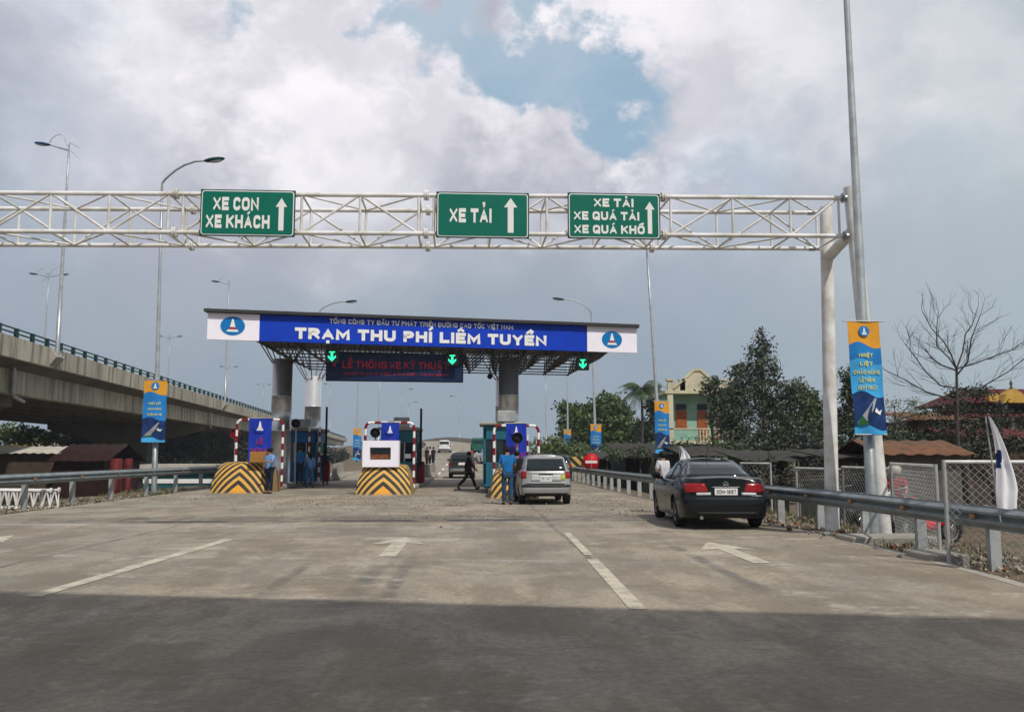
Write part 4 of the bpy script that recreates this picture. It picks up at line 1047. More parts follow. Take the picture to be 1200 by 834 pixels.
fa_ = at(1106, 541, 12.3); fb_ = at(1215, 545, 11.8)
fence_panel((fa_.x, 12.3), (fb_.x + 1.2, 11.7), zf, fa_.z, 'nearest wire mesh fence panel with white top rail behind the white flag')
q = [(933, 549, 22.), (987, 549, 19.5), (1044, 547, 17.3), (1096, 541, 13.2)]
lab = ['farthest wire mesh panel, left of the gantry back leg', 'wire mesh panel between the gantry legs and the lamp pole', 'wire mesh panel right of the lamp pole in front of the motorcycles']
for k in range(3):
    a, b = at(*q[k]), at(*q[k + 1]); fence_panel((a.x, q[k][2]), (b.x, q[k + 1][2]), -.3, (a.z + b.z) / 2, lab[k], .003, .09)
a = at(868, 540, 27); b = at(903, 546, 26); fence_panel((a.x, 27), (b.x, 26), -.3, 1.25, 'short mesh panel just right of the black sedan', .004, .12)

# ================================================================ no entry sign, striped barrier
p = at(693, 541, 46); s = thing('no_entry_sign', (p.x, 46, 0), 'round red no entry sign with white bar on the right lane', 'road sign')
MB().tube((0, .03, 0), (0, .03, p.z + .3), .035).build('post', 'galv', s)
mb = MB(); mb.lathe([(0, 0), (.43, 0), (.43, .02), (0, .02)], (0, 0, p.z), 'Y', 28); mb.build('disc', 'no_entry', s) if 'no_entry' in M else None
M['no_entry'] = mat('no_entry_red', (.62, .012, .02), .45, var=.05)
if True: mb.build('disc', 'no_entry', s)
MB().box((0, -.006, p.z), (.62, .012, .13)).build('bar', 'sign_white', s)
bm_ = bpy.data.materials.new('hazard_stripes'); bm_.use_nodes = True
t = NT(bm_.node_tree); bs = t.n['Principled BSDF']; oc = t.node('ShaderNodeTexCoord').outputs['Object']; X, Y_, Z_ = t.xyz(oc)
c = t.mix(t.ss(t.m('FRACT', t.m('MULTIPLY', t.m('ADD', X, Z_), 1.6)), .47, .53), (.62, .42, .10), (.02, .015, .015)); t.l.new(c, bs.inputs['Base Color']); M['hazard'] = bm_
a, b = at(650, 535, 60), at(689, 551, 60)
s = thing('striped_barrier', (a.x, 60, 0), 'black and yellow striped board barrier across the lane behind the no entry sign', 'road barrier')
MB().box(((b.x - a.x) / 2, 0, (a.z + b.z) / 2), (b.x - a.x, .06, a.z - b.z)).build('board', 'hazard', s)
mb = MB()
for x in (.15, b.x - a.x - .15): mb.box((x, .08, a.z / 2 + zr(60) / 2), (.08, .08, a.z))
mb.build('stand', 'post_grey', s)

# ================================================================ flags
def flag(base, top, cw, ch, label, emb=True):
    base, top = Vector(base), Vector(top)
    s = thing('flag', base, label, 'flag', None); d = top - base
    MB().tube((0, .06, 0), d + Vector((0, .06, 0)), .009, n=6).build('pole', 'post_grey', s)
    mb = MB(); nx, nz = 14, 30; vs = []
    for j in range(nz + 1):
        for i in range(nx + 1):
            fx, fz = i / nx, j / nz
            wdt = cw * (.08 + .92 * min(1, fz * 1.25) ** .8) * (1 - .12 * math.sin(fz * 6))
            x = d.x * (1 - fz * ch / d.z * 1.0) + fx * wdt + .16 * cw * math.sin(fz * 4.5); z = d.z - fz * ch - (.0 if fz < .95 else fx * .03)
            vs.append(Vector((x, .035 * math.sin(fx * 11 + fz * 2.5) * (.3 + fz), z)))
    fs = []; mi = []
    for j in range(nz):
        for i in range(nx):
            a_ = j * (nx + 1) + i; fs.append((a_, a_ + 1, a_ + nx + 2, a_ + nx + 1))
    o = len(mb.v); mb.add(vs, fs, True)
    if emb:
        for k, f in enumerate(fs):
            i, j = k % nx, k // nx
            if ((i - 3.5) / 4.3) ** 2 + ((j - 14) / 3.6) ** 2 < 1 and not (i - 2 > (16 - j) * .9 and i - 4 < (18 - j) * .9): mb.mi[k] = 1
    mb.build('cloth', ['flag', 'ban_navy'], s, recalc=False); return s
a = at(1176, 612, 11.2); b_ = at(1158, 488, 11.2); flag(a, b_, .25, 1.17, 'white flag with dark blue emblem hanging limp in front of the mesh fence')
a = at(800, 560, 24); b_ = at(796, 522, 24); flag(a, b_, .28, .5, 'small plain white flag behind the roof of the black sedan', False)

# ================================================================ vehicles
def lerp(a, b, t_): return a + (b - a) * t_
def interp(tab, x):
    if x <= tab[0][0]: return tab[0][1]
    for (x0, y0), (x1, y1) in zip(tab, tab[1:]):
        if x <= x1: return lerp(y0, y1, sm(x0, x1, x) * .5 + .5 * (x - x0) / (x1 - x0))
    return tab[-1][1]
def car(name, loc, rz, sp, paint, label, cat='car', group=None, plate=None):
    L, W = sp['L'], sp['W']; hl = L / 2; wr = sp['wr']; axles = sp['ax']
    s = thing(name, loc, label, cat, group, rz)
    yr, yf = (lambda z: interp(sp['rear'], z)), (lambda z: interp(sp['front'], z))
    zt_ = lambda y: interp(sp['top'], y)
    wz = lambda z: W / 2 * interp(sp['side'], z)
    def zl(y):
        z = sp.get('sill', .19)
        for a in axles:
            R = wr + .055; d = abs(y - a)
            if d < R: z = max(z, wr + math.sqrt(R * R - d * d))
        if y < -hl + .35: z = max(z, sp.get('rlow', .27))
        return z
    n = 9
    plan = lambda q: (max(0, 1 - abs(q) ** n)) ** (1 / n)
    S = []
    for k in range(17): S.append(-1 + (k / 16) ** 3 * .14)
    k = -.86 + .012
    while k < .86: S.append(k); k += .0125
    for k in range(16, -1, -1): S.append(1 - (k / 16) ** 3 * .14)
    NT_ = 10; NC = 5; vs = []; fs = []
    for q in S:
        y0 = q * hl; z0, z1 = zl(y0), zt_(y0); ring = []
        for j in range(NT_ + 1):
            z = lerp(z0, z1, j / NT_); mid = (yr(z) + yf(z)) / 2; y = mid + (yf(z) - yr(z)) / 2 * q
            ring.append(Vector((wz(z) * plan(q), y, z)))
        e = ring[-1]
        for j in range(1, NC + 1):
            f = 1 - j / NC; ring.append(Vector((e.x * f, e.y, e.z + .045 * (1 - f * f) * min(1, e.x / .5))))
        full = ring + [Vector((-v.x, v.y, v.z)) for v in ring[-2::-1]]
        vs += full
    m_ = len(full)
    for i in range(len(S) - 1):
        for j in range(m_ - 1): fs.append((i * m_ + j, (i + 1) * m_ + j, (i + 1) * m_ + j + 1, i * m_ + j + 1))
    mb = MB(); mb.add(vs, fs, True)
    def surf_y(x, z, back=True):
        w_ = wz(z); r_ = min(.999, abs(x) / w_); q = (1 - r_ ** n) ** (1 / n); mid = (yr(z) + yf(z)) / 2
        return mid + (-1 if back else 1) * (yf(z) - yr(z)) / 2 * q
    # greenhouse
    G = sp['gh']; g0, g1 = G['z0'], G['z1']; ng = G.get('n', 6)
    gw = lambda z: interp(G['w'], z); gr = lambda z: interp(G['rear'], z); gf = lambda z: interp(G['front'], z)
    planG = lambda q: (max(0, 1 - abs(q) ** ng)) ** (1 / ng)
    SG = [-1 + (k / 12) ** 2.2 * .3 for k in range(13)] + [-.7 + k * .1 for k in range(1, 14)] + [1 - (k / 12) ** 2.2 * .3 for k in range(12, -1, -1)]
    vs = []; fs = []; NR = 10
    for q in SG:
        ring = []
        for j in range(NR + 1):
            z = lerp(g0, g1, (j / NR)); mid = (gr(z) + gf(z)) / 2
            ring.append(Vector((gw(z) * planG(q), mid + (gf(z) - gr(z)) / 2 * q, z)))
        e = ring[-1]
        for j in range(1, 6):
            f = 1 - j / 5; ring.append(Vector((e.x * f, e.y, e.z + .06 * (1 - f ** 2.2) * min(1, planG(q) * 1.0))))
        full = ring + [Vector((-v.x, v.y, v.z)) for v in ring[-2::-1]]; vs += full
    m2 = len(full)
    for i in range(len(SG) - 1):
        for j in range(m2 - 1): fs.append((i * m2 + j, (i + 1) * m2 + j, (i + 1) * m2 + j + 1, i * m2 + j + 1))
    mb.add(vs, fs, True); mb.build('body', paint, s)
    def gy(x, z, back=True):
        w_ = gw(z); r_ = min(.999, abs(x) / w_); q = (1 - r_ ** ng) ** (1 / ng); mid = (gr(z) + gf(z)) / 2
        return mid + (-1 if back else 1) * (gf(z) - gr(z)) / 2 * q
    def patch(pname, quad, fn, off, mm_, nu_=12, nv_=6, parent=None, sub=None):
        """quad: corners bl, br, tr, tl in 2-D"""
        mb = MB(); vs = []; 
        for lay in (1, 0):
            for j in range(nv_ + 1):
                for i in range(nu_ + 1):
                    u_, v_ = i / nu_, j / nv_
                    a = lerp(lerp(quad[0][0], quad[1][0], u_), lerp(quad[3][0], quad[2][0], u_), v_); b = lerp(lerp(quad[0][1], quad[1][1], u_), lerp(quad[3][1], quad[2][1], u_), v_)
                    vs.append(Vector(fn(a, b)) + Vector(off) * (lay if lay else -1))
        N = (nu_ + 1) * (nv_ + 1); fs = []
        for j in range(nv_):
            for i in range(nu_):
                a = j * (nu_ + 1) + i; fs.append((a, a + 1, a + nu_ + 2, a + nu_ + 1))
        edge = [i for i in range(nu_ + 1)] + [j * (nu_ + 1) + nu_ for j in range(1, nv_ + 1)] + [nv_ * (nu_ + 1) + i for i in range(nu_ - 1, -1, -1)] + [j * (nu_ + 1) for j in range(nv_ - 1, 0, -1)]
        for k in range(len(edge)): a, b = edge[k], edge[(k + 1) % len(edge)]; fs.append((a, a + N, b + N, b))
        mb.add(vs, fs, True); return mb.build(pname, mm_, parent or s)
    rear = lambda x, z: (x, surf_y(x, z), z); rearg = lambda x, z: (x, gy(x, z), z); frontg = lambda x, z: (x, gy(x, z, False), z)
    def sidefn(sg):
        def f(y, z):
            mid = (gr(z) + gf(z)) / 2; q = max(-.995, min(.995, (y - mid) / ((gf(z) - gr(z)) / 2))); return (sg * gw(z) * planG(q), y, z)
        return f
    def bsidefn(sg):
        def f(y, z):
            mid = (yr(z) + yf(z)) / 2; q = max(-.995, min(.995, (y - mid) / ((yf(z) - yr(z)) / 2))); return (sg * wz(z) * plan(q), y, z)
        return f
    nrm = G.get('rn', (0, -.008, .008))
    patch('rear_window', sp['rwin'], rearg, nrm, 'glass_dark'); patch('windscreen', sp['fwin'], frontg, (0, .008, .008), 'glass_dark')
    for sg in (-1, 1):
        for qd in sp['swin']: patch('side_window', qd, sidefn(sg), (sg * .008, 0, .002), 'glass_dark', 8, 5)
        for qd in sp.get('doors', []):
            patch('door_seam', qd, bsidefn(sg), (sg * .001, 0, 0), 'black', 2, 8)
        for (y, z) in sp.get('handles', []): patch('door_handle', [(y, z), (y + .18, z), (y + .18, z + .035), (y, z + .035)], bsidefn(sg), (sg * .02, 0, 0), paint, 3, 2)
        ql = sp['tail']; qd = [(sg * a, b) for a, b in ql]; tl = patch('tail_light', qd, rear, (0, -.014, 0), 'tail_red', 10, 5)
        for qq in sp.get('tail_white', []): patch('reversing_light', [(sg * a, b) for a, b in qq], rear, (0, -.017, 0), 'lens', 6, 3, tl)
        mb = MB(); my, mz = sp['mirror']; x = sg * (wz(mz) + .11)
        mb.ell((x, my, mz + .05), (.11, .06, .085), 12, 8); mb.tube((sg * (wz(mz) - .06), my + .02, mz), (x, my + .02, mz + .02), .025); mb.build('mirror', paint, s)
        for a in axles:
            wh = MB(); ww = sp.get('ww', .2); xo = sg * (W / 2 - .03); 
            tp_ = [(wr * .62, 0), (wr * .9, 0), (wr * .985, .02), (wr, .05), (wr, ww - .05), (wr * .985, ww - .02), (wr * .9, ww), (wr * .62, ww)]
            wh.lathe([(r, -sg * h) for r, h in tp_], (xo, a, wr), 'X', 28); w_ = wh.build('wheel', 'tyre', s)
            rm_ = MB(); rm_.lathe([(wr * .63, -sg * .012), (wr * .6, -sg * .01), (wr * .58, -sg * .04), (wr * .16, -sg * .05), (wr * .14, -sg * .02), (0, -sg * .02)], (xo, a, wr), 'X', 24)
            rm_.cur = 1
            for k in range(7):
                q = 2 * PI * k / 7 + .2; c0 = Vector((xo - sg * .028, a + math.cos(q) * wr * .38, wr + math.sin(q) * wr * .38)); rm_.ell(c0, (.018, .028, wr * .20), 8, 5, Matrix.Rotation(-(q - PI / 2), 3, 'X') if False else Matrix.Rotation(q - PI / 2, 3, 'X'))
            rm_.build('rim', ['alloy', 'black'], w_)
    if 'gdoor' in sp: pass
    mb = MB(); mb.box((0, (axles[0] + axles[1]) / 2, .42), (W - .42, L * .86, .36), bevel=.1)
    mb.box((0, (axles[0] + axles[1]) / 2, .62), (W - .2, (axles[1] - axles[0]) - 2 * wr - .2, .6)); mb.build('underbody', 'black', s)
    # plate, emblem, bumper details
    pz, ph, pw = sp['plate']; py = surf_y(0, pz); x0 = sp.get('plate_x', 0)
    pt = MB().box((x0, py - .012, pz), (pw, .016, ph), bevel=.004).build('number_plate', 'sign_white', s)
    if plate: text_obj(plate, 'lettering', 'black', pt, pw * .86, ph * .6, TR(x0, py - .022, pz), .002, wt=.17)
    for qd, mm_, nm, oy in sp.get('extra', []): patch(nm, qd, rear, (0, -oy, 0), mm_, 20, 3)
    if sp.get('emb'):
        ez = sp['emb']; ey = surf_y(0, ez) - .02; mb = MB(); mb.tube((-.035, ey, ez - .035), (-.045, ey, ez + .04), .007, n=6); mb.tube((.035, ey, ez - .035), (.045, ey, ez + .04), .007, n=6); mb.tube((-.04, ey, ez), (.04, ey, ez), .007, n=6)
        mb.path([(.06 * math.cos(q), ey, ez + .052 * math.sin(q)) for q in [2 * PI * k / 16 for k in range(17)]], .005, 6); mb.build('emblem', 'alloy', s)
    if sp.get('exh'): MB().tube((-W * .28, -hl + .12, .26), (-W * .28, -hl - .03, .25), .035).build('exhaust', 'alloy', s)
    MB().tube((0, sp['ant'], g1 + .04), (0, sp['ant'] - .25, g1 + .3), .006, n=5).build('aerial', 'black', s)
    return s
M['tail_red'] = mat('tail_light_red', (.30, .008, .012), .15, var=.2, scale=14)
M['paint_black'] = mat('car_black', (.006, .009, .010), .2, .0, var=.1); M['paint_black'].node_tree.nodes['Principled BSDF'].inputs['Specular IOR Level'].default_value = .35
M['paint_silver'] = mat('car_silver', (.37, .37, .37), .3, .5, var=.06, coat=.5)
M['paint_dark'] = mat('car_dark', (.03, .032, .034), .3, .1, coat=.5)
M['paint_white'] = mat('car_white', (.62, .62, .62), .35, 0, var=.06, coat=.4)
M['paint_green'] = mat('truck_green', (.02, .12, .09), .4, 0, var=.2)
SED = dict(L=4.5, W=1.84, wr=.315, ax=(-1.28, 1.42), sill=.2, rlow=.24,
    rear=[(.2, -2.16), (.32, -2.23), (.52, -2.27), (.60, -2.25), (.64, -2.21), (.9, -2.17), (.99, -2.14), (1.06, -2.10)], front=[(.2, 2.14), (.45, 2.25), (.75, 2.18), (1.0, 1.9)],
    top=[(-2.25, 1.00), (-2.05, 1.03), (-1.6, 1.03), (-1.0, .96), (.9, .95), (1.3, .93), (1.9, .80), (2.25, .62)],
    side=[(.2, .94), (.35, .975), (.6, 1.), (.8, .985), (.95, .94), (1.06, .89)],
    gh=dict(z0=.90, z1=1.385, n=5.5, w=[(.9, .78), (1.0, .755), (1.3, .61), (1.385, .545)], rear=[(.9, -1.92), (1.04, -1.66), (1.2, -1.28), (1.33, -.88), (1.385, -.62)], front=[(.9, 1.55), (1.1, 1.0), (1.3, .45), (1.385, .15)], rn=(0, -.006, .012)),
    rwin=[(-.66, 1.055), (.66, 1.055), (.50, 1.335), (-.50, 1.335)], fwin=[(-.68, .98), (.68, .98), (.5, 1.33), (-.5, 1.33)],
    swin=[[(-.18, .99), (.86, .99), (.46, 1.31), (-.14, 1.335)], [(-1.12, 1.0), (-.26, .99), (-.22, 1.335), (-.86, 1.30)], [(-1.42, 1.02), (-1.2, 1.01), (-.95, 1.27), (-1.0, 1.26)]],
    doors=[[(-.235, .3), (-.225, .3), (-.215, .93), (-.225, .93)], [(.93, .3), (.94, .3), (.98, .92), (.97, .92)], [(-.98, .5), (-.97, .5), (-1.18, .95), (-1.19, .95)]], handles=[(-.05, .84), (-1.05, .86)],
    tail=[(.36, .755), (.80, .745), (.85, .93), (.42, .93)], tail_white=[[(.31, .70), (.60, .695), (.60, .745), (.31, .75)]], mirror=(.83, .99), plate=(.765, .135, .46), emb=.905, exh=True, ant=-.3,
    extra=[([(-.84, .605), (.84, .605), (.84, .62), (-.84, .62)], 'black', 'bumper_seam', .002), ([(-.6, .27), (.6, .27), (.62, .36), (-.62, .36)], 'black', 'bumper_insert', .003), ([(-.28, .85), (.28, .85), (.28, .862), (-.28, .862)], 'alloy', 'boot_strip', .012),
           ([(-.80, .64), (-.38, .64), (-.38, .655), (-.80, .655)], 'alloy', 'badge', .004), ([(.50, .675), (.74, .675), (.74, .69), (.50, .69)], 'alloy', 'badge', .008)])
HAT = dict(L=3.8, W=1.64, wr=.29, ax=(-1.22, 1.2), sill=.22, rlow=.3,
    rear=[(.25, -1.86), (.4, -1.92), (.56, -1.92), (.62, -1.86), (.95, -1.80), (1.06, -1.76)], front=[(.2, 1.75), (.5, 1.9), (.8, 1.8), (1.05, 1.5)],
    top=[(-1.9, 1.06), (-1.0, 1.0), (.8, .98), (1.2, .95), (1.7, .82), (1.9, .66)], side=[(.2, .94), (.4, .985), (.6, 1.), (.85, .98), (1.06, .93)],
    gh=dict(z0=.95, z1=1.46, n=8, w=[(.95, .755), (1.1, .73), (1.38, .635), (1.46, .57)], rear=[(.95, -1.82), (1.1, -1.76), (1.38, -1.58), (1.46, -1.42)], front=[(.95, 1.4), (1.2, .9), (1.4, .5), (1.46, .25)], rn=(0, -.012, .002)),
    rwin=[(-.60, 1.02), (.60, 1.02), (.54, 1.385), (-.54, 1.385)], fwin=[(-.66, 1.0), (.66, 1.0), (.52, 1.4), (-.52, 1.4)],
    swin=[[(-.1, 1.02), (.85, 1.02), (.45, 1.38), (-.08, 1.40)], [(-.98, 1.04), (-.18, 1.02), (-.16, 1.40), (-.92, 1.39)], [(-1.45, 1.07), (-1.06, 1.05), (-1.0, 1.36), (-1.34, 1.34)]],
    doors=[[(-.145, .3), (-.135, .3), (-.125, .98), (-.135, .98)]], handles=[(0, .86), (-.95, .88)],
    tail=[(.60, .80), (.80, .79), (.80, 1.02), (.585, 1.0)], mirror=(.85, 1.02), plate=(.79, .17, .36), ant=-.6,
    extra=[([(-.80, .53), (.80, .53), (.80, .65), (-.80, .65)], 'black', 'bumper_strip', .006), ([(-.70, .28), (.70, .28), (.72, .36), (-.72, .36)], 'black', 'bumper_insert', .004), ([(-.46, .70), (.46, .70), (.46, .92), (-.46, .92)], 'post_grey', 'plate_recess', .002), ([(-.22, .90), (.22, .90), (.22, .93), (-.22, .93)], 'black', 'tailgate_handle', .012), ([(.46, .74), (.58, .74), (.58, .90), (.46, .90)], 'sticker', 'sticker', .010)])
SUV = dict(L=4.3, W=1.75, wr=.34, ax=(-1.3, 1.35), sill=.28, rlow=.36,
    rear=[(.3, -2.05), (.5, -2.15), (.64, -2.14), (.7, -2.08), (1.1, -2.05)], front=[(.3, 2.05), (.6, 2.15), (.95, 2.05), (1.1, 1.8)],
    top=[(-2.1, 1.12), (.9, 1.05), (1.4, 1.03), (1.9, .98), (2.15, .75)], side=[(.2, .95), (.5, 1.), (.9, .99), (1.1, .95)],
    gh=dict(z0=1.0, z1=1.63, n=10, w=[(1.0, .82), (1.2, .8), (1.5, .72), (1.63, .62)], rear=[(1.0, -2.08), (1.2, -2.03), (1.5, -1.9), (1.63, -1.75)], front=[(1.0, 1.3), (1.3, .85), (1.55, .55), (1.63, .3)], rn=(0, -.012, .002)),
    rwin=[(-.66, 1.12), (.66, 1.12), (.62, 1.5), (-.62, 1.5)], fwin=[(-.7, 1.08), (.7, 1.08), (.6, 1.54), (-.6, 1.54)],
    swin=[[(-.1, 1.12), (.9, 1.12), (.6, 1.5), (-.08, 1.52)], [(-1.1, 1.12), (-.18, 1.12), (-.16, 1.52), (-1.05, 1.52)], [(-1.9, 1.14), (-1.2, 1.12), (-1.15, 1.5), (-1.75, 1.48)]],
    tail=[(.66, .80), (.84, .80), (.84, 1.08), (.68, 1.08)], mirror=(.95, 1.12), plate=(.93, .16, .42), ant=-.8,
    extra=[([(-.84, .42), (.84, .42), (.84, .60), (-.84, .60)], 'alloy', 'bumper', .01)])
M['sticker'] = mat('sticker', (.45, .45, .05), .6)
p = gp(860, 621.5); car('sedan_car', (p.x, p.y + 2.27, 0), rad(-3.0), SED, 'paint_black', 'shiny black sedan with red tail lights beside the right guardrail', plate='30H-1687')
p = gp(639, 591.5); car('hatchback_car', (p.x, p.y + 1.9, 0), rad(1.), HAT, 'paint_silver', 'silver hatchback with a black bumper strip stopped at the right booth', plate='29Y 3471')
p = at(541, 559, 57); car('dark_car', (p.x, 57 + 2.1, zr(57)), 0, SUV, 'paint_dark', 'dark boxy car driving away through the middle lane under the canopy')
def far_car(px, Y, sp, paint, label, name='parked_car', rz=0): p = at(px, 530, Y); return car(name, (p.x, Y + 2, zr(Y)), rz, sp, paint, label)
far_car(520.5, 117, SUV, 'paint_white', 'white car farthest up the ramp, on the dashed line', 'white_car')
far_car(572, 84, SED, 'paint_white', 'white sedan partly hidden behind the left post of the right striped frame', 'white_car', .15)
far_car(655, 50, HAT, 'paint_dark', 'dark car just ahead of the silver hatchback, before the striped barrier', 'dark_car')

# green truck beyond the crossing man
p = at(563, 530, 96); Yt = 96
s = thing('green_truck', (p.x, Yt, zr(Yt)), 'dark green flatbed truck behind the white sedan on the ramp', 'truck')
mb = MB(); mb.box((0, 0, 1.0), (2.1, 5, .25), bevel=.03); mb.box((-1.02, 0, 1.35), (.06, 5, .5)); mb.box((1.02, 0, 1.35), (.06, 5, .5)); mb.box((0, -2.47, 1.35), (2.1, .06, .5)); mb.build('flatbed', 'paint_green', s)
mb = MB(); mb.box((0, 3.4, 1.5), (2., 1.5, 1.7), bevel=.18); mb.build('cab', 'paint_green', s); MB().box((0, 2.63, 1.8), (1.5, .03, .5)).build('rear_window', 'glass_dark', s)
for x in (-.85, .85):
    for y in (-1.4, 3.3): mb = MB(); mb.lathe([(0, -.14), (.4, -.14), (.43, -.1), (.43, .1), (.4, .14), (0, .14)], (x, y, .43), 'X', 20); mb.build('wheel', 'tyre', s)

# ================================================================ people
def skin_mesh(verts, edges, radii, name, m_, parent, sub=2):
    me = bpy.data.meshes.new(name); me.from_pydata([tuple(v) for v in verts], edges, [])
    o = bpy.data.objects.new(name, me); COL.objects.link(o)
    md_ = o.modifiers.new('skin', 'SKIN'); md_.use_smooth_shade = True
    sv = me.skin_vertices[0].data
    for i, r in enumerate(radii):
        sv[i].radius = (r, r) if not isinstance(r, tuple) else r; sv[i].use_root = (i == 0)
    ms = o.modifiers.new('sub', 'SUBSURF'); ms.levels = sub; ms.render_levels = sub
    dg = bpy.context.evaluated_depsgraph_get(); me2 = bpy.data.meshes.new_from_object(o.evaluated_get(dg))
    o.modifiers.clear(); o.data = me2; bpy.data.meshes.remove(me); me2.name = name
    me2.materials.clear(); me2.materials.append(M[m_] if isinstance(m_, str) else m_)
    for p_ in me2.polygons: p_.use_smooth = True
    o.parent = parent; return o
def person(loc, rz, label, shirt, trousers, legL=(0, 0), legR=(0, 0), armL=(.08, .1), armR=(.08, .1), H=1.68, cap=None, long_sleeve=False, longhair=False, shoes='black', helmet=None, slim=1., sit=False):
    """legs: (hip swing forward rad, knee bend); arms: (shoulder swing forward, elbow bend). Faces +Y"""
    k = H / 1.7; s = thing('person', loc, label, 'person', None, rz)
    P = {}
    hipz = .90; P['pel'] = Vector((0, 0, hipz)); P['sp'] = Vector((0, .0, 1.08)); P['ch'] = Vector((0, -.01, 1.27)); P['nk'] = Vector((0, 0, 1.42)); P['hb'] = Vector((0, .01, 1.50)); P['hm'] = Vector((0, .02, 1.58)); P['ht'] = Vector((0, .015, 1.655))
    P['no'] = Vector((0, .115, 1.565))
    lo = 0
    for nm, sx, (sw, kb) in (('L', -1, legL), ('R', 1, legR)):
        hp = Vector((sx * .095, 0, hipz - .04)); th, sh = .42, .42
        kn = hp + Vector((sx * .01, math.sin(sw), -math.cos(sw))) * th; an = kn + Vector((0, math.sin(sw - kb), -math.cos(sw - kb))) * sh
        P['hp' + nm], P['kn' + nm], P['an' + nm] = hp, kn, an; P['to' + nm] = an + Vector((sx * .02, .15 * math.cos(sw - kb) , -.035 + .15 * math.sin(sw - kb))); lo = min(lo, an.z - .07) if lo else an.z - .07
    for nm, sx, (sw, eb) in (('L', -1, armL), ('R', 1, armR)):
        shd_ = Vector((sx * .185 * slim, 0, 1.385)); el = shd_ + Vector((sx * .06, math.sin(sw) * .28, -math.cos(sw) * .28)); wr_ = el + Vector((-sx * .02, math.sin(sw + eb) * .245, -math.cos(sw + eb) * .245)); d = (wr_ - el).normalized()
        P['sh' + nm], P['el' + nm], P['wr' + nm], P['pa' + nm] = shd_, el, wr_, wr_ + d * .06
        side = d.cross(Vector((sx, 0, 0))).normalized()
        for f in range(4):
            o1 = wr_ + d * .085 + side * (-.027 + .018 * f); cur = Vector((-sx, 0, 0)) * .4
            l_ = (.065, .075, .07, .055)[f]; P[f'f{f}a' + nm] = o1; P[f'f{f}b' + nm] = o1 + (d + cur * .5).normalized() * l_ * .5; P[f'f{f}c' + nm] = P[f'f{f}b' + nm] + (d + cur * 1.4).normalized() * l_ * .5
        P['t1' + nm] = wr_ + d * .035 - side * .04; P['t2' + nm] = P['t1' + nm] + (d - side * .5).normalized() * .045
    dz = -lo
    for q in P: P[q] = (P[q] + Vector((0, 0, dz))) * k
    R = dict(pel=.125, sp=.115, ch=.125, nk=.055, hb=.062, hm=.095, ht=.07, no=.014)
    for nm in 'LR':
        R.update({'hp' + nm: .085, 'kn' + nm: .055, 'an' + nm: .038, 'to' + nm: .032, 'sh' + nm: .06, 'el' + nm: .04, 'wr' + nm: .028, 'pa' + nm: .034, 't1' + nm: .011, 't2' + nm: .009})
        for f in range(4):
            for c_, r_ in zip('abc', (.0095, .009, .0075)): R[f'f{f}{c_}{nm}'] = r_
    E = [('pel', 'sp'), ('sp', 'ch'), ('ch', 'nk'), ('nk', 'hb'), ('hb', 'hm'), ('hm', 'ht'), ('hm', 'no')]
    for nm in 'LR':
        E += [('pel', 'hp' + nm), ('hp' + nm, 'kn' + nm), ('kn' + nm, 'an' + nm), ('an' + nm, 'to' + nm), ('ch', 'sh' + nm), ('sh' + nm, 'el' + nm), ('el' + nm, 'wr' + nm), ('wr' + nm, 'pa' + nm), ('wr' + nm, 't1' + nm), ('t1' + nm, 't2' + nm)]
        for f in range(4): E += [('pa' + nm, f'f{f}a{nm}'), (f'f{f}a{nm}', f'f{f}b{nm}'), (f'f{f}b{nm}', f'f{f}c{nm}')]
    def grow(names, edges, rf, name, m_, sub=2):
        idx = {q: i for i, q in enumerate(names)}
        return skin_mesh([P[q] for q in names], [(idx[a], idx[b]) for a, b in edges], [rf(q) for q in names], name, m_, s, sub)
    names = list(dict.fromkeys(['pel'] + [q for e in E for q in e]))
    grow(names, E, lambda q: (R[q] * k * slim) if q in ('pel', 'sp', 'ch') else R[q] * k, 'body', 'skin', 1)
    # shirt
    sl = .98 if long_sleeve else .62
    nm_ = ['sp', 'pel', 'ch', 'nk']; es = [('sp', 'pel'), ('sp', 'ch'), ('ch', 'nk')]
    for nm in 'LR':
        P['cu' + nm] = P['el' + nm].lerp(P['wr' + nm], .85) if long_sleeve else P['sh' + nm].lerp(P['el' + nm], .8)
        nm_ += ['sh' + nm] + (['el' + nm] if long_sleeve else []) + ['cu' + nm]
        es += [('ch', 'sh' + nm)] + ([('sh' + nm, 'el' + nm), ('el' + nm, 'cu' + nm)] if long_sleeve else [('sh' + nm, 'cu' + nm)])
    RS = dict(sp=.150, pel=.150, ch=.158, nk=.066)
    for nm in 'LR': RS.update({'sh' + nm: .078, 'el' + nm: .060, 'cu' + nm: .048 if long_sleeve else .062})
    grow(nm_, es, lambda q: RS[q] * k * (slim if q in ('sp', 'pel', 'ch') else 1), 'shirt', shirt, 2)
    nm_ = ['pel']; es = []
    RT = {'pel': .138}
    for nm in 'LR':
        P['hem' + nm] = P['an' + nm].lerp(P['kn' + nm], .04); nm_ += ['hp' + nm, 'kn' + nm, 'hem' + nm]; es += [('pel', 'hp' + nm), ('hp' + nm, 'kn' + nm), ('kn' + nm, 'hem' + nm)]; RT.update({'hp' + nm: .105, 'kn' + nm: .075, 'hem' + nm: .062})
    grow(nm_, es, lambda q: RT[q] * k, 'trousers', trousers, 2)
    for nm in 'LR':
        d = (P['to' + nm] - P['an' + nm]); d.z = d.z * 1.0; Rm = Vector((d.x, d.y, d.z + .035)).to_track_quat('Y', 'Z').to_matrix(); mb = MB(); mb.ell(P['an' + nm].lerp(P['to' + nm], .45) + Vector((0, 0, -.025)), (.05, .135, .045), 12, 8, Rm); mb.build('shoe', shoes, s)
    c = P['hm'] + Vector((0, -.012, .028)) * k
    mb = MB()
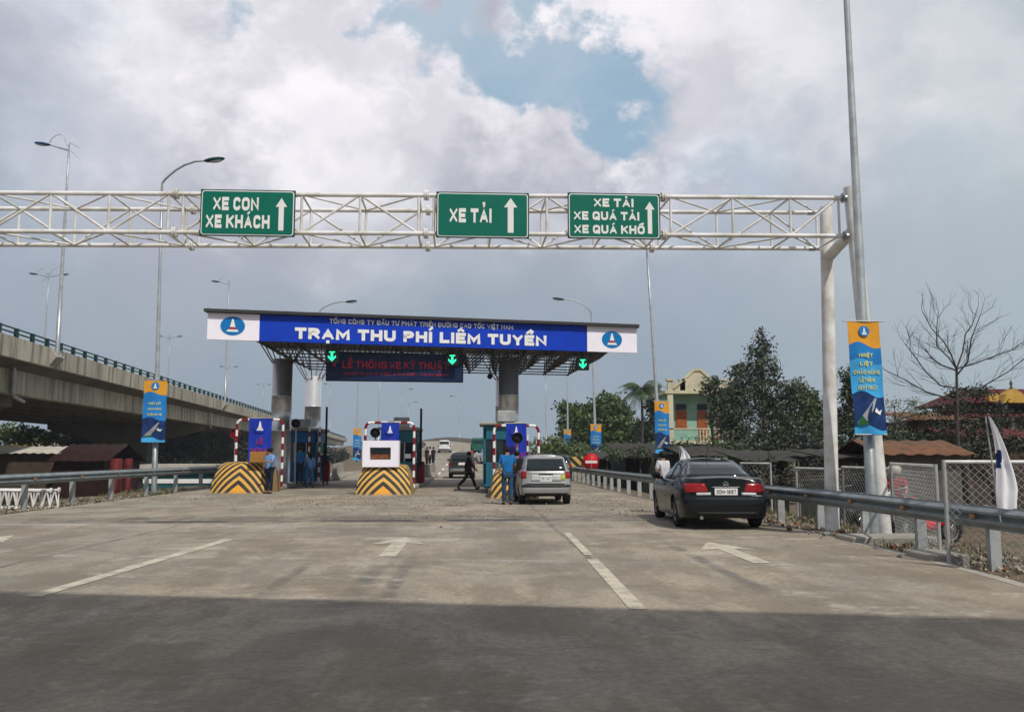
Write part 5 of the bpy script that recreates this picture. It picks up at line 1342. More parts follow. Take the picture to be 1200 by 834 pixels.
    if cap: mb.ell(c + Vector((0, .0, .045)) * k, (.115, .125, .075), 16, 8); mb.ell(c + Vector((0, .10, .02)) * k, (.08, .075, .012), 12, 5); mb.build('cap', cap, s); mb = MB()
    if helmet: mb.ell(c + Vector((0, 0, .01)), (.135, .155, .13), 18, 12); mb.build('helmet', helmet, s)
    else:
        mb.ell(c, (.102, .112, .10), 16, 10)
        if longhair: mb.ell(c + Vector((0, -.055, -.13)), (.08, .055, .15), 12, 8)
        mb.build('hair', 'hair', s)
    for sx in (-1, 1): mb = MB(); mb.ell(P['hm'] + Vector((sx * .035, .098, .0)) * k, (.012, .008, .008), 8, 5); mb.build('eye', 'black', s)
    return s
M['sh_lblue'] = mat('shirt_light_blue', (.16, .32, .62), .8, var=.12); M['sh_blue'] = mat('shirt_blue', (.01, .15, .42), .8, var=.15); M['sh_navy'] = mat('cloth_navy', (.012, .018, .04), .85)
M['sh_teal'] = mat('shirt_teal', (.02, .10, .16), .8); M['jean'] = mat('jeans', (.03, .07, .14), .85, var=.3, scale=9); M['jean_l'] = mat('jeans_light', (.08, .20, .36), .85, var=.3, scale=9); M['sh_white'] = mat('shirt_white', (.6, .6, .62), .8)
M['sh_dark'] = mat('cloth_dark', (.02, .018, .018), .85); M['sh_grey'] = mat('shirt_grey_blue', (.12, .17, .28), .8); M['sh_red'] = mat('shirt_red', (.35, .03, .04), .8); M['helm'] = mat('helmet_white', (.7, .68, .62), .3)
p = gp(315, 578); person((p.x, p.y, 0), 2.6, 'guard in light blue shirt and dark cap standing beside the left crash block', 'sh_lblue', 'sh_navy', cap='sh_navy', armL=(.5, 1.3), H=1.72)
p = at(351, 560, 41.5); person((p.x, 41.5, .2), .4, 'person in blue shirt and dark trousers standing on the left island between the columns', 'sh_blue', 'sh_navy', H=1.64)
p = gp(363, 571); person((p.x, p.y, 0), .5, 'long haired person in light blue top and jeans stepping up to the left island', 'sh_lblue', 'jean_l', legL=(.35, .5), legR=(-.15, .1), longhair=True, long_sleeve=True, H=1.6, slim=.92, armL=(.5, .6))
p = at(381, 560, 46); person((p.x, 46, 0), -.3, 'person in grey blue shirt and dark trousers right of the left rear column', 'sh_grey', 'sh_dark', armR=(-.4, .3), H=1.68)
p = gp(490, 566); person((p.x, p.y - .2, 0), 1.0, 'person in teal shirt and dark trousers at the side window of the middle booth', 'sh_teal', 'sh_dark', armL=(.9, .5), H=1.7)
p = gp(549, 573.5); person((p.x, p.y, 0), -1.45, 'dark dressed man walking across the lane behind the dark car', 'sh_dark', 'sh_dark', legL=(.5, .15), legR=(-.45, .35), armL=(-.35, .2), armR=(.4, .3), H=1.68, long_sleeve=True)
p = gp(594.5, 591); person((p.x, p.y, 0), .1, 'man in bright blue shirt and jeans standing with his back turned at the right booth', 'sh_blue', 'jean', armR=(.3, .8), legL=(.05, 0), legR=(-.05, 0), H=1.72)
p = gp(606, 588); person((p.x, p.y + .3, 0), -.5, 'person in dark clothes between the man in blue and the silver hatchback', 'sh_dark', 'jean', H=1.60, legL=(.2, .3), long_sleeve=True)
for px, Y, c1_, c2_, lab in ((500.5, 80, 'sh_dark', 'sh_dark', 'leftmost of the three far people on the ramp, all in dark clothes'), (504, 81, 'sh_white', 'sh_dark', 'person in white shirt, middle of the three far people on the ramp'), (508, 80, 'sh_navy', 'sh_navy', 'rightmost of the three far people on the ramp, in navy')):
    p = at(px, 530, Y); person((p.x, Y, zr(Y)), 2.5, lab, c1_, c2_, legL=(.15, .1), H=1.66)
p = at(553, 530, 74); person((p.x, 74, zr(74)), 1.2, 'person in red top behind the right side of the dark car', 'sh_red', 'sh_dark', H=1.7)
p = at(777, 548, 23); person((p.x, 23, 0), .6, 'person in white shirt seen over the left side of the black sedan', 'sh_white', 'sh_dark', H=1.32 if False else 1.55)

# motorcycles and riders behind the fence
def motorbike(loc, rz, m_, label):
    s = thing('motorcycle', loc, label, 'motorcycle', 'motorcycles behind the mesh fence', rz)
    for y in (-.6, .62):
        mb = MB(); mb.lathe([(.22, -.04), (.28, -.045), (.3, 0), (.28, .045), (.22, .04)], (0, y, .3), 'X', 24); w_ = mb.build('wheel', 'tyre', s)
        mb = MB(); mb.lathe([(.22, -.02), (.2, 0), (.22, .02)], (0, y, .3), 'X', 24); mb.tube((-.06, y, .3), (.06, y, .3), .04)
        for k in range(8): q = k * PI / 4; mb.tube((0, y, .3), (0, y + .21 * math.cos(q), .3 + .21 * math.sin(q)), .006, n=4)
        mb.build('rim', 'alloy', w_)
    mb = MB(); mb.ell((0, -.45, .66), (.12, .38, .13), 14, 8); mb.ell((0, .38, .72), (.15, .12, .28), 14, 8); mb.path([(0, .3, .55), (0, .05, .38), (0, -.4, .5)], [.1, .13, .12], 10); mb.build('fairing', m_, s)
    mb = MB(); mb.ell((0, -.28, .80), (.13, .42, .06), 14, 6); mb.build('seat', 'black', s)
    mb = MB(); mb.tube((0, .62, .3), (0, .42, .98), .03); mb.path([(-.32, .3, 1.04), (-.1, .42, .99), (.1, .42, .99), (.32, .3, 1.04)], .016); mb.build('handlebar', 'alloy', s)
    mb = MB(); mb.ell((0, .52, .88), (.09, .07, .08)); mb.build('headlight', 'lens', s)
    return s
gz_ = lambda x, y: margin_z(x, y)
for (px, Y, rz, m_, lab) in ((1085, 17.5, 1.9, 'no_entry', 'red motorcycle behind the mesh fence, right of the white helmeted rider'), (1046, 18.2, 2.6, 'paint_dark', 'dark motorcycle under the rider with the white helmet'), (993, 21, 2.2, 'paint_dark', 'dark motorcycle between the gantry back leg and the lamp pole')):
    p = at(px, 590, Y); motorbike((p.x, Y, gz_(p.x, Y)), rz, m_, lab)
p = at(1047, 580, 18.3); person((p.x, 18.2, gz_(p.x, 18.3) + .02), 2.6, 'rider in maroon top and white helmet astride a dark motorcycle behind the fence', 'sh_red', 'sh_dark', helmet='helm', legL=(.9, 1.3), legR=(.9, 1.3), armL=(.8, .2), armR=(.8, .2), H=1.6)

# parapets on the far ramp
for side, fx, lab in ((1, xr, 'low grey concrete parapet curving along the right edge of the far ramp'), (-1, xl, 'low grey concrete parapet along the left edge of the far ramp')):
    mb = MB(); vs = []; n = 0; y = 92.; x0 = fx(92)
    while y < 260:
        x = fx(y) + side * .15; vs += [(x - .15 - x0, y - 92, zr(y) - .3), (x - .1 - x0, y - 92, zr(y) + .9), (x + .1 - x0, y - 92, zr(y) + .9), (x + .2 - x0, y - 92, zr(y) - .6)]; y += 4; n += 1
    fs = [(4 * i + k, 4 * i + k + 1, 4 * i + k + 5, 4 * i + k + 4) for i in range(n - 1) for k in range(3)]
    mb.add(vs, fs); tag(mb.build('ramp_parapet', 'concrete', None, (x0, 92, 0), recalc=False), lab, 'parapet')
# ================================================================ vegetation
def leaf_material(name, ca, cb):
    m_ = leaf_mat(name, ca, cb); M[name] = m_
leaf_material('leaf_dark', (.028, .045, .020), (.065, .095, .040)); leaf_material('leaf_mid', (.035, .065, .018), (.10, .15, .040)); leaf_material('leaf_bright', (.06, .10, .02), (.14, .18, .05)); leaf_material('leaf_pale', (.10, .12, .07), (.17, .19, .11)); leaf_material('leaf_deep', (.014, .020, .012), (.035, .045, .025)); leaf_material('leaf_casu', (.035, .050, .028), (.085, .10, .055))
def leaves(mb, c, r, n, size, rnd, droop=0.):
    for _ in range(n):
        p = Vector((rnd.gauss(0, .45) * r[0], rnd.gauss(0, .45) * r[1], rnd.gauss(0, .45) * r[2])) + c
        s = size * rnd.uniform(.6, 1.35)
        n1 = Vector((rnd.uniform(-1, 1), rnd.uniform(-1, 1), rnd.uniform(-.9, .9) - droop)).normalized(); n2 = n1.orthogonal().normalized(); n2 = (Matrix.Rotation(rnd.random() * 6, 3, n1) @ n2)
        o = len(mb.v); mb.v += [p, p + n1 * s * .5 + n2 * s * .24, p + n1 * s, p + n1 * s * .5 - n2 * s * .24]
        mb.f.append([o, o + 1, o + 2, o + 3]); mb.mi.append(0); mb.sm.append(False)
def tree(name, label, cat, Y, trunk_px, blobs, lm, size=.2, per=26, dens=1., bark='bark', group=None, zb=None, tr=.16, droop=0., seed=None, clump=.30):
    rnd = random.Random(seed if seed is not None else hash(label) % 1000 if False else len(label) * 7 + int(trunk_px))
    b = at(trunk_px, 540, Y); z0 = margin_z(b.x, Y) if zb is None else zb; base = Vector((b.x, Y, z0))
    s = thing(name, base, label, cat, group); k = Y / F_PX
    mt = MB(); mc = MB(); topz = max(at(px, py, Y).z for px, py, rx, ry in blobs)
    tp = Vector((at(blobs[0][0], blobs[0][1], Y).x - base.x, 0, (topz - z0) * .92)); main = [Vector((0, 0, -.1)) + (tp) * f + Vector((math.sin(f * 5) * .1, math.cos(f * 4) * .1, 0)) * (f > 0) for f in (0, .25, .5, .75, 1.)]
    mt.path(main, [tr * 1.25, tr, tr * .75, tr * .45, tr * .15], 8)
    for px, py, rx, ry in blobs:
        c = at(px, py, Y) - base; R = Vector((rx * k, (rx * k + ry * k) * .5, ry * k)); vol = R.x * R.y * R.z
        nc = max(14, int(dens * 4.0 * vol ** .70 / clump ** 1.9))
        f = max(.15, min(.9, (c.z - R.z * .6) / max(.1, tp.z))); st_ = main[0].lerp(tp, f)
        mt.path([st_, st_.lerp(c, .5) + Vector((0, 0, .15 * R.z)), c], [tr * .5, tr * .3, tr * .1], 6)
        for _ in range(nc):
            d = Vector((rnd.gauss(0, 1), rnd.gauss(0, 1), rnd.gauss(0, 1))).normalized() * (rnd.random() ** .45)
            p = c + Vector((d.x * R.x, d.y * R.y, d.z * R.z)); cr = clump * rnd.uniform(.6, 1.5)
            if rnd.random() < .30: mt.tube(st_.lerp(c, rnd.uniform(.4, 1)), p, tr * .10, tr * .04, n=4, caps=False)
            leaves(mc, p, (cr, cr, cr * .8), int(per * rnd.uniform(.6, 1.4)), size, rnd, droop)
    mt.build('trunk', bark, s, recalc=False); mc.build('crown', lm, s, recalc=False)
    return s
RG = 'trees on the right beyond the verge'
tree('tall_tree', 'tall dark narrow topped tree, highest on the right, beside the yellow and green house', 'tree', 45, 893, [(893, 405, 11, 20), (893, 432, 20, 26), (884, 450, 26, 26), (867, 440, 10, 20), (862, 468, 22, 26), (930, 462, 15, 22), (910, 470, 26, 28), (893, 500, 40, 28), (855, 500, 18, 22), (930, 502, 20, 22)], 'leaf_casu', .18, 28, 1.6, 'bark_grey', RG, tr=.14, droop=.4, clump=.34)
tree('leafy_tree', 'rounded green tree right of the tall dark tree', 'tree', 50, 945, [(940, 468, 18, 18), (955, 480, 20, 20), (940, 498, 28, 20), (965, 505, 18, 16), (920, 512, 24, 18)], 'leaf_mid', .20, 26, 1.6, group=RG)
tree('leafy_tree', 'dark tree behind the gantry back leg and the lamp banner', 'tree', 42, 998, [(994, 445, 9, 16), (1000, 465, 12, 18), (1003, 490, 22, 20), (980, 500, 18, 18), (1020, 505, 18, 16)], 'leaf_dark', .2, 28, 1.8, group=RG)
tree('leafy_tree', 'thin pale leaved tree between the large banner and the bare tree', 'tree', 40, 1062, [(1048, 476, 11, 9), (1068, 472, 12, 8), (1080, 484, 10, 9), (1058, 490, 20, 14), (1052, 508, 22, 12)], 'leaf_pale', .11, 14, .9, 'bark_grey', RG, tr=.10, clump=.24)
tree('spreading_tree', 'dark spreading evergreen directly below the bare branches', 'tree', 33, 1135, [(1118, 462, 26, 7), (1150, 458, 24, 8), (1110, 480, 34, 8), (1155, 478, 36, 9), (1125, 498, 44, 9), (1178, 495, 26, 10), (1140, 512, 48, 10)], 'leaf_deep', .13, 26, 1.2, group=RG, clump=.26)
tree('leafy_tree', 'dark tree growing in front of the right half of the house', 'tree', 52, 838, [(832, 452, 13, 12), (846, 470, 16, 18), (838, 490, 12, 14), (856, 500, 16, 18)], 'leaf_dark', .20, 26, 1.5, 'bark_grey', RG)
tree('leafy_tree', 'broad green tree behind the lamp pole left of the coconut palm', 'tree', 84, 722, [(712, 476, 19, 15), (722, 482, 15, 15), (698, 488, 18, 15), (722, 502, 34, 20), (742, 514, 14, 12)], 'leaf_mid', .42, 30, 2.2, group=RG, clump=.55)
tree('leafy_tree', 'green tree with a drooping left edge right of the canopy column', 'tree', 90, 676, [(664, 480, 11, 9), (680, 486, 17, 13), (672, 503, 18, 18), (695, 503, 18, 18)], 'leaf_mid', .42, 30, 2.2, group=RG, clump=.55)
tree('shrub', 'bright green bushes left of the small far banner', 'shrub', 78, 655, [(650, 520, 12, 9), (664, 524, 14, 9), (641, 526, 10, 8), (684, 527, 12, 8)], 'leaf_bright', .26, 26, 1.2, zb=-.5, clump=.4)
tree('leafy_tree', 'dark tree behind the second right lamp, between palm and house', 'tree', 76, 772, [(768, 470, 9, 16), (774, 486, 13, 16), (765, 508, 20, 18), (785, 515, 16, 14)], 'leaf_dark', .36, 28, 1.8, group=RG, clump=.5)
tree('shrub', 'dark scrub above the grey sheet roofs beside the right lane', 'shrub', 66, 730, [(700, 530, 16, 9), (722, 528, 16, 9), (745, 526, 16, 9), (765, 528, 14, 9)], 'leaf_mid', .22, 26, 1.2, zb=-1, clump=.4)
tree('shrub', 'low dark bushes behind the sheds right of the sedan', 'shrub', 36, 950, [(910, 522, 22, 12), (940, 520, 26, 14), (970, 518, 26, 14), (1000, 520, 24, 12), (885, 528, 20, 12)], 'leaf_deep', .15, 26, 1.2, zb=-1, clump=.3)
tree('shrub', 'green bushes behind the orange tiled roof under the bare tree', 'shrub', 34, 1060, [(1035, 512, 20, 10), (1062, 514, 22, 9), (1090, 512, 22, 10)], 'leaf_dark', .14, 24, 1.1, zb=-1, clump=.28)
tree('shrub', 'dark bushes below the maroon roof behind the white flag', 'shrub', 30, 1170, [(1150, 525, 22, 12), (1180, 525, 24, 12), (1205, 520, 24, 14), (1130, 530, 16, 10)], 'leaf_deep', .14, 24, 1.1, zb=-1, clump=.28)
tree('shrub', 'dark weeds and bushes in front of the dark sheds, behind the sedan', 'shrub', 27, 900, [(880, 556, 16, 14), (905, 552, 16, 16), (930, 556, 18, 14), (955, 552, 14, 16), (1000, 556, 22, 13), (1030, 560, 14, 10)], 'leaf_deep', .11, 24, 1.1, zb=-1, clump=.22)
tree('shrub', 'tangled dark bushes above the netted stall left of the sedan', 'shrub', 42, 810, [(800, 524, 16, 8), (825, 522, 18, 9), (850, 520, 16, 9), (870, 526, 14, 8), (750, 531, 12, 6), (720, 533, 12, 5)], 'leaf_dark', .14, 24, 1.1, zb=-1, clump=.28)
# left side, under and beyond the viaduct
LG = 'trees under and beyond the viaduct'
for i, (px, Y, bl, lab) in enumerate(((20, 95, [(8, 510, 20, 10), (34, 512, 18, 9), (60, 514, 14, 8)], 'green tree at the far left seen below the viaduct girder'),
    (110, 105, [(100, 522, 20, 20), (125, 520, 20, 22), (80, 528, 16, 14)], 'dark tree under the viaduct left of the banner pole'),
    (150, 108, [(148, 520, 20, 22), (172, 522, 20, 22)], 'dark tree under the viaduct behind the near left banner'),
    (205, 112, [(200, 522, 22, 20), (226, 524, 20, 18)], 'dark tree under the viaduct right of the near left banner'),
    (255, 118, [(252, 526, 20, 16), (275, 528, 18, 14)], 'dark tree under the viaduct behind the left crash block'),
    (300, 130, [(298, 530, 20, 12), (322, 531, 18, 11)], 'dark tree under the viaduct behind the guard'),
    (365, 160, [(345, 532, 18, 9), (370, 533, 18, 8), (395, 534, 16, 7)], 'dark tree line piece beyond the left columns'))):
    tree('leafy_tree', lab, 'tree', Y, px, bl, 'leaf_deep' if i else 'leaf_mid', .55, 28, 1.8, group=LG, clump=.7, zb=-1.6)
# palm
def palm(Y, px, py, label, R=2.1, n=22):
    b = at(px, 540, Y); top = at(px + 2, py, Y); base = Vector((b.x, Y, -1)); s = thing('coconut_palm', base, label, 'palm tree'); rnd = random.Random(3)
    tv = top - base; MB().path([Vector((0, 0, -.1)), tv * .35 + Vector((.12, 0, 0)), tv * .7 + Vector((.1, 0, 0)), tv], [.19, .14, .12, .11], 10).build('trunk', 'bark_grey', s)
    for k in range(n):
        a = 2 * PI * k / n + rnd.uniform(-.2, .2); el = rnd.uniform(-.25, 1.25); d = Vector((math.cos(a), math.sin(a), 0)); pts = []; L = R * rnd.uniform(.85, 1.15)
        for j in range(9):
            f = j / 8; pts.append(tv + d * L * (f * math.cos(el * (1 - f * .4))) + Vector((0, 0, L * (math.sin(el) * f * 1.1 - .85 * f * f))))
        mb = MB(); mb.path(pts, [.03 * (1 - f / 9) + .006 for f in range(9)], 4, False)
        for j in range(1, 9):
            for q in range(3):
                f = (j - 1 + q / 3) / 8; p = pts[j - 1].lerp(pts[j], q / 3); t_ = (pts[j] - pts[j - 1]).normalized(); sd_ = t_.cross(Vector((0, 0, 1))).normalized(); l_ = .62 * math.sin(min(1, f * 1.1 + .12) * PI) ** .6 * (R / 2.1) + .08
                for sg in (-1, 1):
                    e = p + (sd_ * sg * .8 + t_ * .55 + Vector((0, 0, -.45 - .2 * rnd.random()))).normalized() * l_; o = len(mb.v)
                    mb.v += [p, p + t_ * .07, e, ]; mb.f.append([o, o + 1, o + 2]); mb.mi.append(0); mb.sm.append(False)
        mb.build('frond', 'leaf_mid' if k % 3 else 'leaf_dark', s, recalc=False)
palm(74, 750, 460, 'coconut palm with drooping fronds left of the banner before the house', 2.9, 30)
# bare tree
def bare_tree(Y, px, py_fork, label):
    b = at(px, 540, Y); s = thing('bare_tree', (b.x, Y, -1.0), label, 'tree'); base = Vector((b.x, Y, -1.)); rnd = random.Random(21); mb = MB(); k = Y / F_PX
    def pt(qx, qy, dy=0.): v = at(qx, qy, Y) - base; v.y += dy; return v
    def grow(p, d, L, r, depth):
        if depth == 0 or r < .003: return
        pts = [p]; n = 4; dd = d.copy()
        for j in range(n):
            dd = (dd + Vector((rnd.gauss(0, .16), rnd.gauss(0, .16), rnd.gauss(.06, .10)))).normalized(); pts.append(pts[-1] + dd * L / n)
        mb.path(pts, [r * (1 - .45 * j / n) for j in range(n + 1)], 6 if r > .012 else 4, False)
        for j in range(1, n + 1):
            if rnd.random() < .6 or j == n:
                for _ in range(2 if j == n else 1):
                    ax = Vector((rnd.uniform(-1, 1), rnd.uniform(-1, 1), rnd.uniform(-.5, .5))).normalized(); nd = (Matrix.Rotation(rnd.uniform(.35, .85) * rnd.choice((-1, 1)), 3, ax) @ dd); nd.z = abs(nd.z) * .8 + .18
                    grow(pts[j], nd.normalized(), L * rnd.uniform(.5, .75), r * .6, depth - 1)
    f = pt(1121, 432); mb.path([Vector((0, 0, -.1)), pt(1122, 500), f], [.08, .06, .042], 8)
    limbs = [[(1121, 432), (1110, 415), (1098, 402), (1080, 388), (1066, 370)], [(1121, 432), (1115, 418), (1104, 404), (1107, 385), (1112, 364)], [(1121, 432), (1132, 410), (1138, 390), (1150, 378), (1160, 356)], [(1121, 432), (1140, 426), (1160, 418), (1175, 412), (1184, 404)],
             [(1121, 434), (1100, 428), (1086, 420), (1076, 410)], [(1122, 455), (1100, 452), (1080, 436), (1066, 420), (1052, 405)], [(1122, 470), (1090, 458), (1068, 442), (1050, 430)], [(1122, 470), (1155, 450), (1178, 436), (1196, 420)], [(1121, 440), (1128, 425), (1126, 400), (1130, 375)]]
    for i, l in enumerate(limbs):
        dy = rnd.uniform(-1, 1) * 1.3; P_ = [pt(x, y, dy * j / 4) for j, (x, y) in enumerate(l)]; n = len(P_); mb.path(P_, [.030 * (1 - j / n * .75) for j in range(n)], 6, False)
        for j in range(1, n):
            d = (P_[j] - P_[j - 1]).normalized()
            for _ in range(3): 
                ax = Vector((rnd.uniform(-.4, .4), 1, rnd.uniform(-.3, .3))).normalized(); nd = Matrix.Rotation(rnd.uniform(.3, 1.) * rnd.choice((-1, 1)), 3, ax) @ d; nd.z = nd.z * .7 + .3
                grow(P_[j - 1].lerp(P_[j], rnd.random()), nd.normalized(), rnd.uniform(.45, .8), .008, 3)
            if j == n - 1: grow(P_[j], d, .55, .008, 3)
    mb.build('branches', 'bark_grey', s, recalc=False); return s
bare_tree(29, 1122, 432, 'bare leafless tree with upswept branches on the far right')
# far woods on the horizon
def wood(name, x0, x1, y0, y1, h, n, label, seed, lm='leaf_dark'):
    rnd = random.Random(seed); mb = MB()
    for _ in range(n):
        x = rnd.uniform(x0, x1); y = rnd.uniform(y0, y1); zz = margin_z(x, y); hh = h * rnd.uniform(.5, 1.1) * (1 + .3 * noise.noise(Vector((x * .05, y * .05, 1))))
        for k in range(3): leaves(mb, Vector((x, y, zz + hh * (.3 + .3 * k))), (2.2, 2.2, 1.6), 26, 1.0, rnd)
    return stuff(mb.build(name, lm, recalc=False), label, cat='trees')
wood('far_wood', 12, 170, 150, 200, 4.5, 500, 'far low line of green trees along the right horizon', 1, 'leaf_mid')
wood('far_wood', -190, -50, 170, 210, 5, 420, 'far low line of green trees along the left horizon', 2)
wood('roadside_scrub', 12.5, 26, 58, 130, 1.6, 170, 'low green scrub below the right lane guardrail', 3, 'leaf_mid')
# weeds on the verges
def weeds(name, spots, n, h, label, seed):
    rnd = random.Random(seed); mb = MB()
    for _ in range(n):
        cx, cy, rx, ry = rnd.choice(spots); x = cx + rnd.uniform(-1, 1) * rx; y = cy + rnd.uniform(-1, 1) * ry
        if xl(y) - .25 < x < xr(y) + .25: continue
        if noise.noise(Vector((x * .6, y * .6, seed))) < -.02: continue
        z = margin_z(x, y); 
        for _ in range(7):
            a = rnd.random() * 6.28; hh = h * rnd.uniform(.4, 1.2); o = len(mb.v); d = Vector((math.cos(a), math.sin(a), 0)); p = Vector((x, y, z)) + d * .04
            mb.v += [p + Vector((-d.y, d.x, 0)) * .012, p - Vector((-d.y, d.x, 0)) * .012, p + d * hh * .6 + Vector((0, 0, hh))]; mb.f.append([o, o + 1, o + 2]); mb.mi.append(0); mb.sm.append(False)
    return stuff(mb.build(name, M['leaf_dry'], recalc=False), label, 'weeds')
leaf_material('leaf_dry', (.13, .11, .05), (.09, .11, .04))
weeds('weeds', [(9, 16, 2.3, 8), (9.5, 26, 3.5, 8)], 2600, .16, 'dry weeds scattered on the right verge behind the guardrail', 7)
weeds('weeds', [(-13.6, 26, 1.2, 16)], 1500, .12, 'dry weeds along the left verge below the guardrail', 8)

# ================================================================ buildings on the right
M['cream'] = mat('cream_wall', (.62, .57, .40), .85, var=.25, scale=1.2); M['mint'] = mat('mint_wall', (.30, .50, .39), .85, var=.25, scale=1.5); M['shutter'] = mat('orange_shutter', (.36, .10, .03), .7, var=.3)
M['tile_red'] = mat('tile_maroon', (.11, .025, .025), .8, var=.3, scale=6); M['tile_orange'] = mat('tile_orange', (.19, .085, .045), .9, var=.5, scale=3, col2=(.09, .065, .045)); M['sheet'] = mat('grey_sheet', (.055, .053, .048), .8, var=.4, scale=1.5); M['net'] = mat('dark_net', (.022, .024, .024), .9, var=.4, scale=2)
M['wall_grey'] = mat('old_wall', (.13, .12, .10), .9, var=.4, scale=1.5); M['wall_brown'] = mat('brown_wall', (.075, .055, .04), .9, var=.4, scale=1.5); M['yellow_wall'] = mat('temple_yellow', (.55, .34, .07), .8, var=.2, scale=2)
Y = 60.; p0 = at(784, 540, Y); k = Y / F_PX; HW = (868 - 784) * k
zf_ = lambda py: at(800, py, Y).z
h = thing('yellow_house', (p0.x, Y, -1), 'two storey cream and mint green house with orange shutters and a balcony', 'house'); O = Vector((p0.x, Y, -1))
Z = lambda py: zf_(py) + 1
def hb(mb, x0, x1, y0, y1, z0, z1): return mb.box(((x0 + x1) / 2, (y0 + y1) / 2, (z0 + z1) / 2), (x1 - x0, y1 - y0, z1 - z0))
mb = MB(); hb(mb, .1, HW - .1, 1.25, 4, Z(519), Z(460)); mb.build('wall', 'mint', h)
mb = MB(); hb(mb, 0, HW, .9, 4, 0, Z(519.5)); mb.build('ground_floor', 'wall_brown', h)
mb = MB(); hb(mb, -.2, HW + .2, -.1, 4.2, Z(461), Z(457.5)); mb.build('cornice', 'cream', h)
mb = MB(); hb(mb, -.1, HW + .1, -.05, 1.24, Z(520), Z(516)); mb.build('balcony_floor', 'cream', h)
for px in (787, 865): mb = MB(); x = (px - 784) * k; mb.box((x, .12, (Z(516) + Z(461)) / 2), (.38, .3, Z(461) - Z(516) - .01)); mb.build('pillar', 'cream', h)
mb = MB(); hb(mb, .3, HW * .42, .0, .12, Z(515.9), Z(503)); mb.build('balcony_wall', 'mint', h)
mb = MB(); hb(mb, .0, HW, -.03, .15, Z(503), Z(501.5)); mb.build('handrail', 'cream', h)
for i in range(12): x = HW * (.45 + .045 * i); mb = MB(); mb.lathe([(.05, Z(515.9)), (.09, Z(512)), (.045, Z(508)), (.08, Z(505)), (.05, Z(503.02))], (x, .07, 0), n=8); mb.build('baluster', 'cream', h)
for (a, b) in ((798, 811), (824, 836), (846, 856)):
    mb = MB(); hb(mb, (a - 784) * k, (b - 784) * k, 1.18, 1.24, Z(516), Z(480)); d = mb.build('shutter_door', 'shutter', h)
    mb = MB(); hb(mb, (a - 784) * k, (b - 784) * k, 1.17, 1.24, Z(479), Z(472)); mb.build('transom', 'glass_dark', h)
xg = (820 - 784) * k
mb = MB(); mb.prism([(xg - 1.6, Z(457.4)), (xg + 1.6, Z(457.4)), (xg + .25, Z(434)), (xg - .25, Z(434))], lambda a, b, d: Vector((a, d, b)), 0, .25); mb.prism([(xg - 1.75, Z(455)), (xg - .3, Z(432)), (xg + .3, Z(432)), (xg + 1.75, Z(455)), (xg + 1.6, Z(455)), (xg + .2, Z(434.5)), (xg - .2, Z(434.5)), (xg - 1.6, Z(455))], lambda a, b, d: Vector((a, d, b)), -.08, .33); mb.build('gable', 'cream', h)
for x in (.2, 1.05, HW - .9, HW - .2): mb = MB(); hb(mb, x - .18, x + .18, 0, .3, Z(457.4), Z(446)); hb(mb, x - .26, x + .26, -.08, .38, Z(446), Z(443.5)); mb.build('parapet_pier', 'cream', h)
mb = MB(); hb(mb, .38, .87, .05, .2, Z(457.3), Z(448)); hb(mb, 2.9, HW - 1.1, .05, .2, Z(457.3), Z(450)); mb.build('parapet', 'cream', h)
# temple like building
Y = 46; a = at(1150, 540, Y); k = Y / F_PX; zf2 = lambda py: at(1180, py, Y).z + 1
tm = thing('temple_roof_house', (a.x, Y, -1), 'building with dark red hipped roof and yellow ornate gable on the far right edge', 'house')
mb = MB(); mb.box((2.6, 3, zf2(487) / 2), (4.4, 5, zf2(487))); mb.build('wall', 'wall_grey', tm)
def hip(mb, x0, x1, y0, y1, z0, z1, ins=1.2):
    ym = (y0 + y1) / 2; vs = [(x0, y0, z0), (x1, y0, z0), (x1, y1, z0), (x0, y1, z0), (x0 + ins, ym, z1), (x1 - ins, ym, z1)]; mb.add(vs, [(0, 1, 5, 4), (2, 3, 4, 5), (1, 2, 5), (3, 0, 4), (3, 2, 1, 0)])
    for i, j in ((0, 4), (1, 5), (4, 5), (0, 1)): mb.tube(vs[i], vs[j], .06, n=6)
mb = MB(); hip(mb, -.6, 6.2, 0, 6, zf2(472) + .0, zf2(452)); mb.build('roof', 'tile_red', tm)
mb = MB(); hip(mb, -1.2, 6.6, -1, 7, zf2(489), zf2(474)); mb.build('roof', 'tile_red', tm)
mb = MB(); xg = (1192 - 1150) * k; mb.prism([(xg - .7, zf2(472)), (xg + .7, zf2(472)), (xg + .45, zf2(462)), (xg, zf2(455)), (xg - .45, zf2(462))], lambda a, b, d: Vector((a, d, b)), -.3, .4); mb.build('gable', 'yellow_wall', tm)
mb = MB(); mb.box((xg - 1.15, -.15, zf2(466)), (.5, .3, .4)); mb.ell((xg - 1.15, -.3, zf2(466)), (.14, .05, .14)); mb.build('ornament', 'yellow_wall', tm)
mb = MB(); mb.lathe([(.1, 0), (.04, .15), (.09, .25), (.0, .5)], (xg, 0, zf2(455)), n=8); mb.build('finial', 'wall_grey', tm)
for px in (1176, 1194): mb = MB(); mb.box(((px - 1150) * k, .3, zf2(494)), (.22, .2, .75)); mb.build('pillar', 'sign_white', tm)
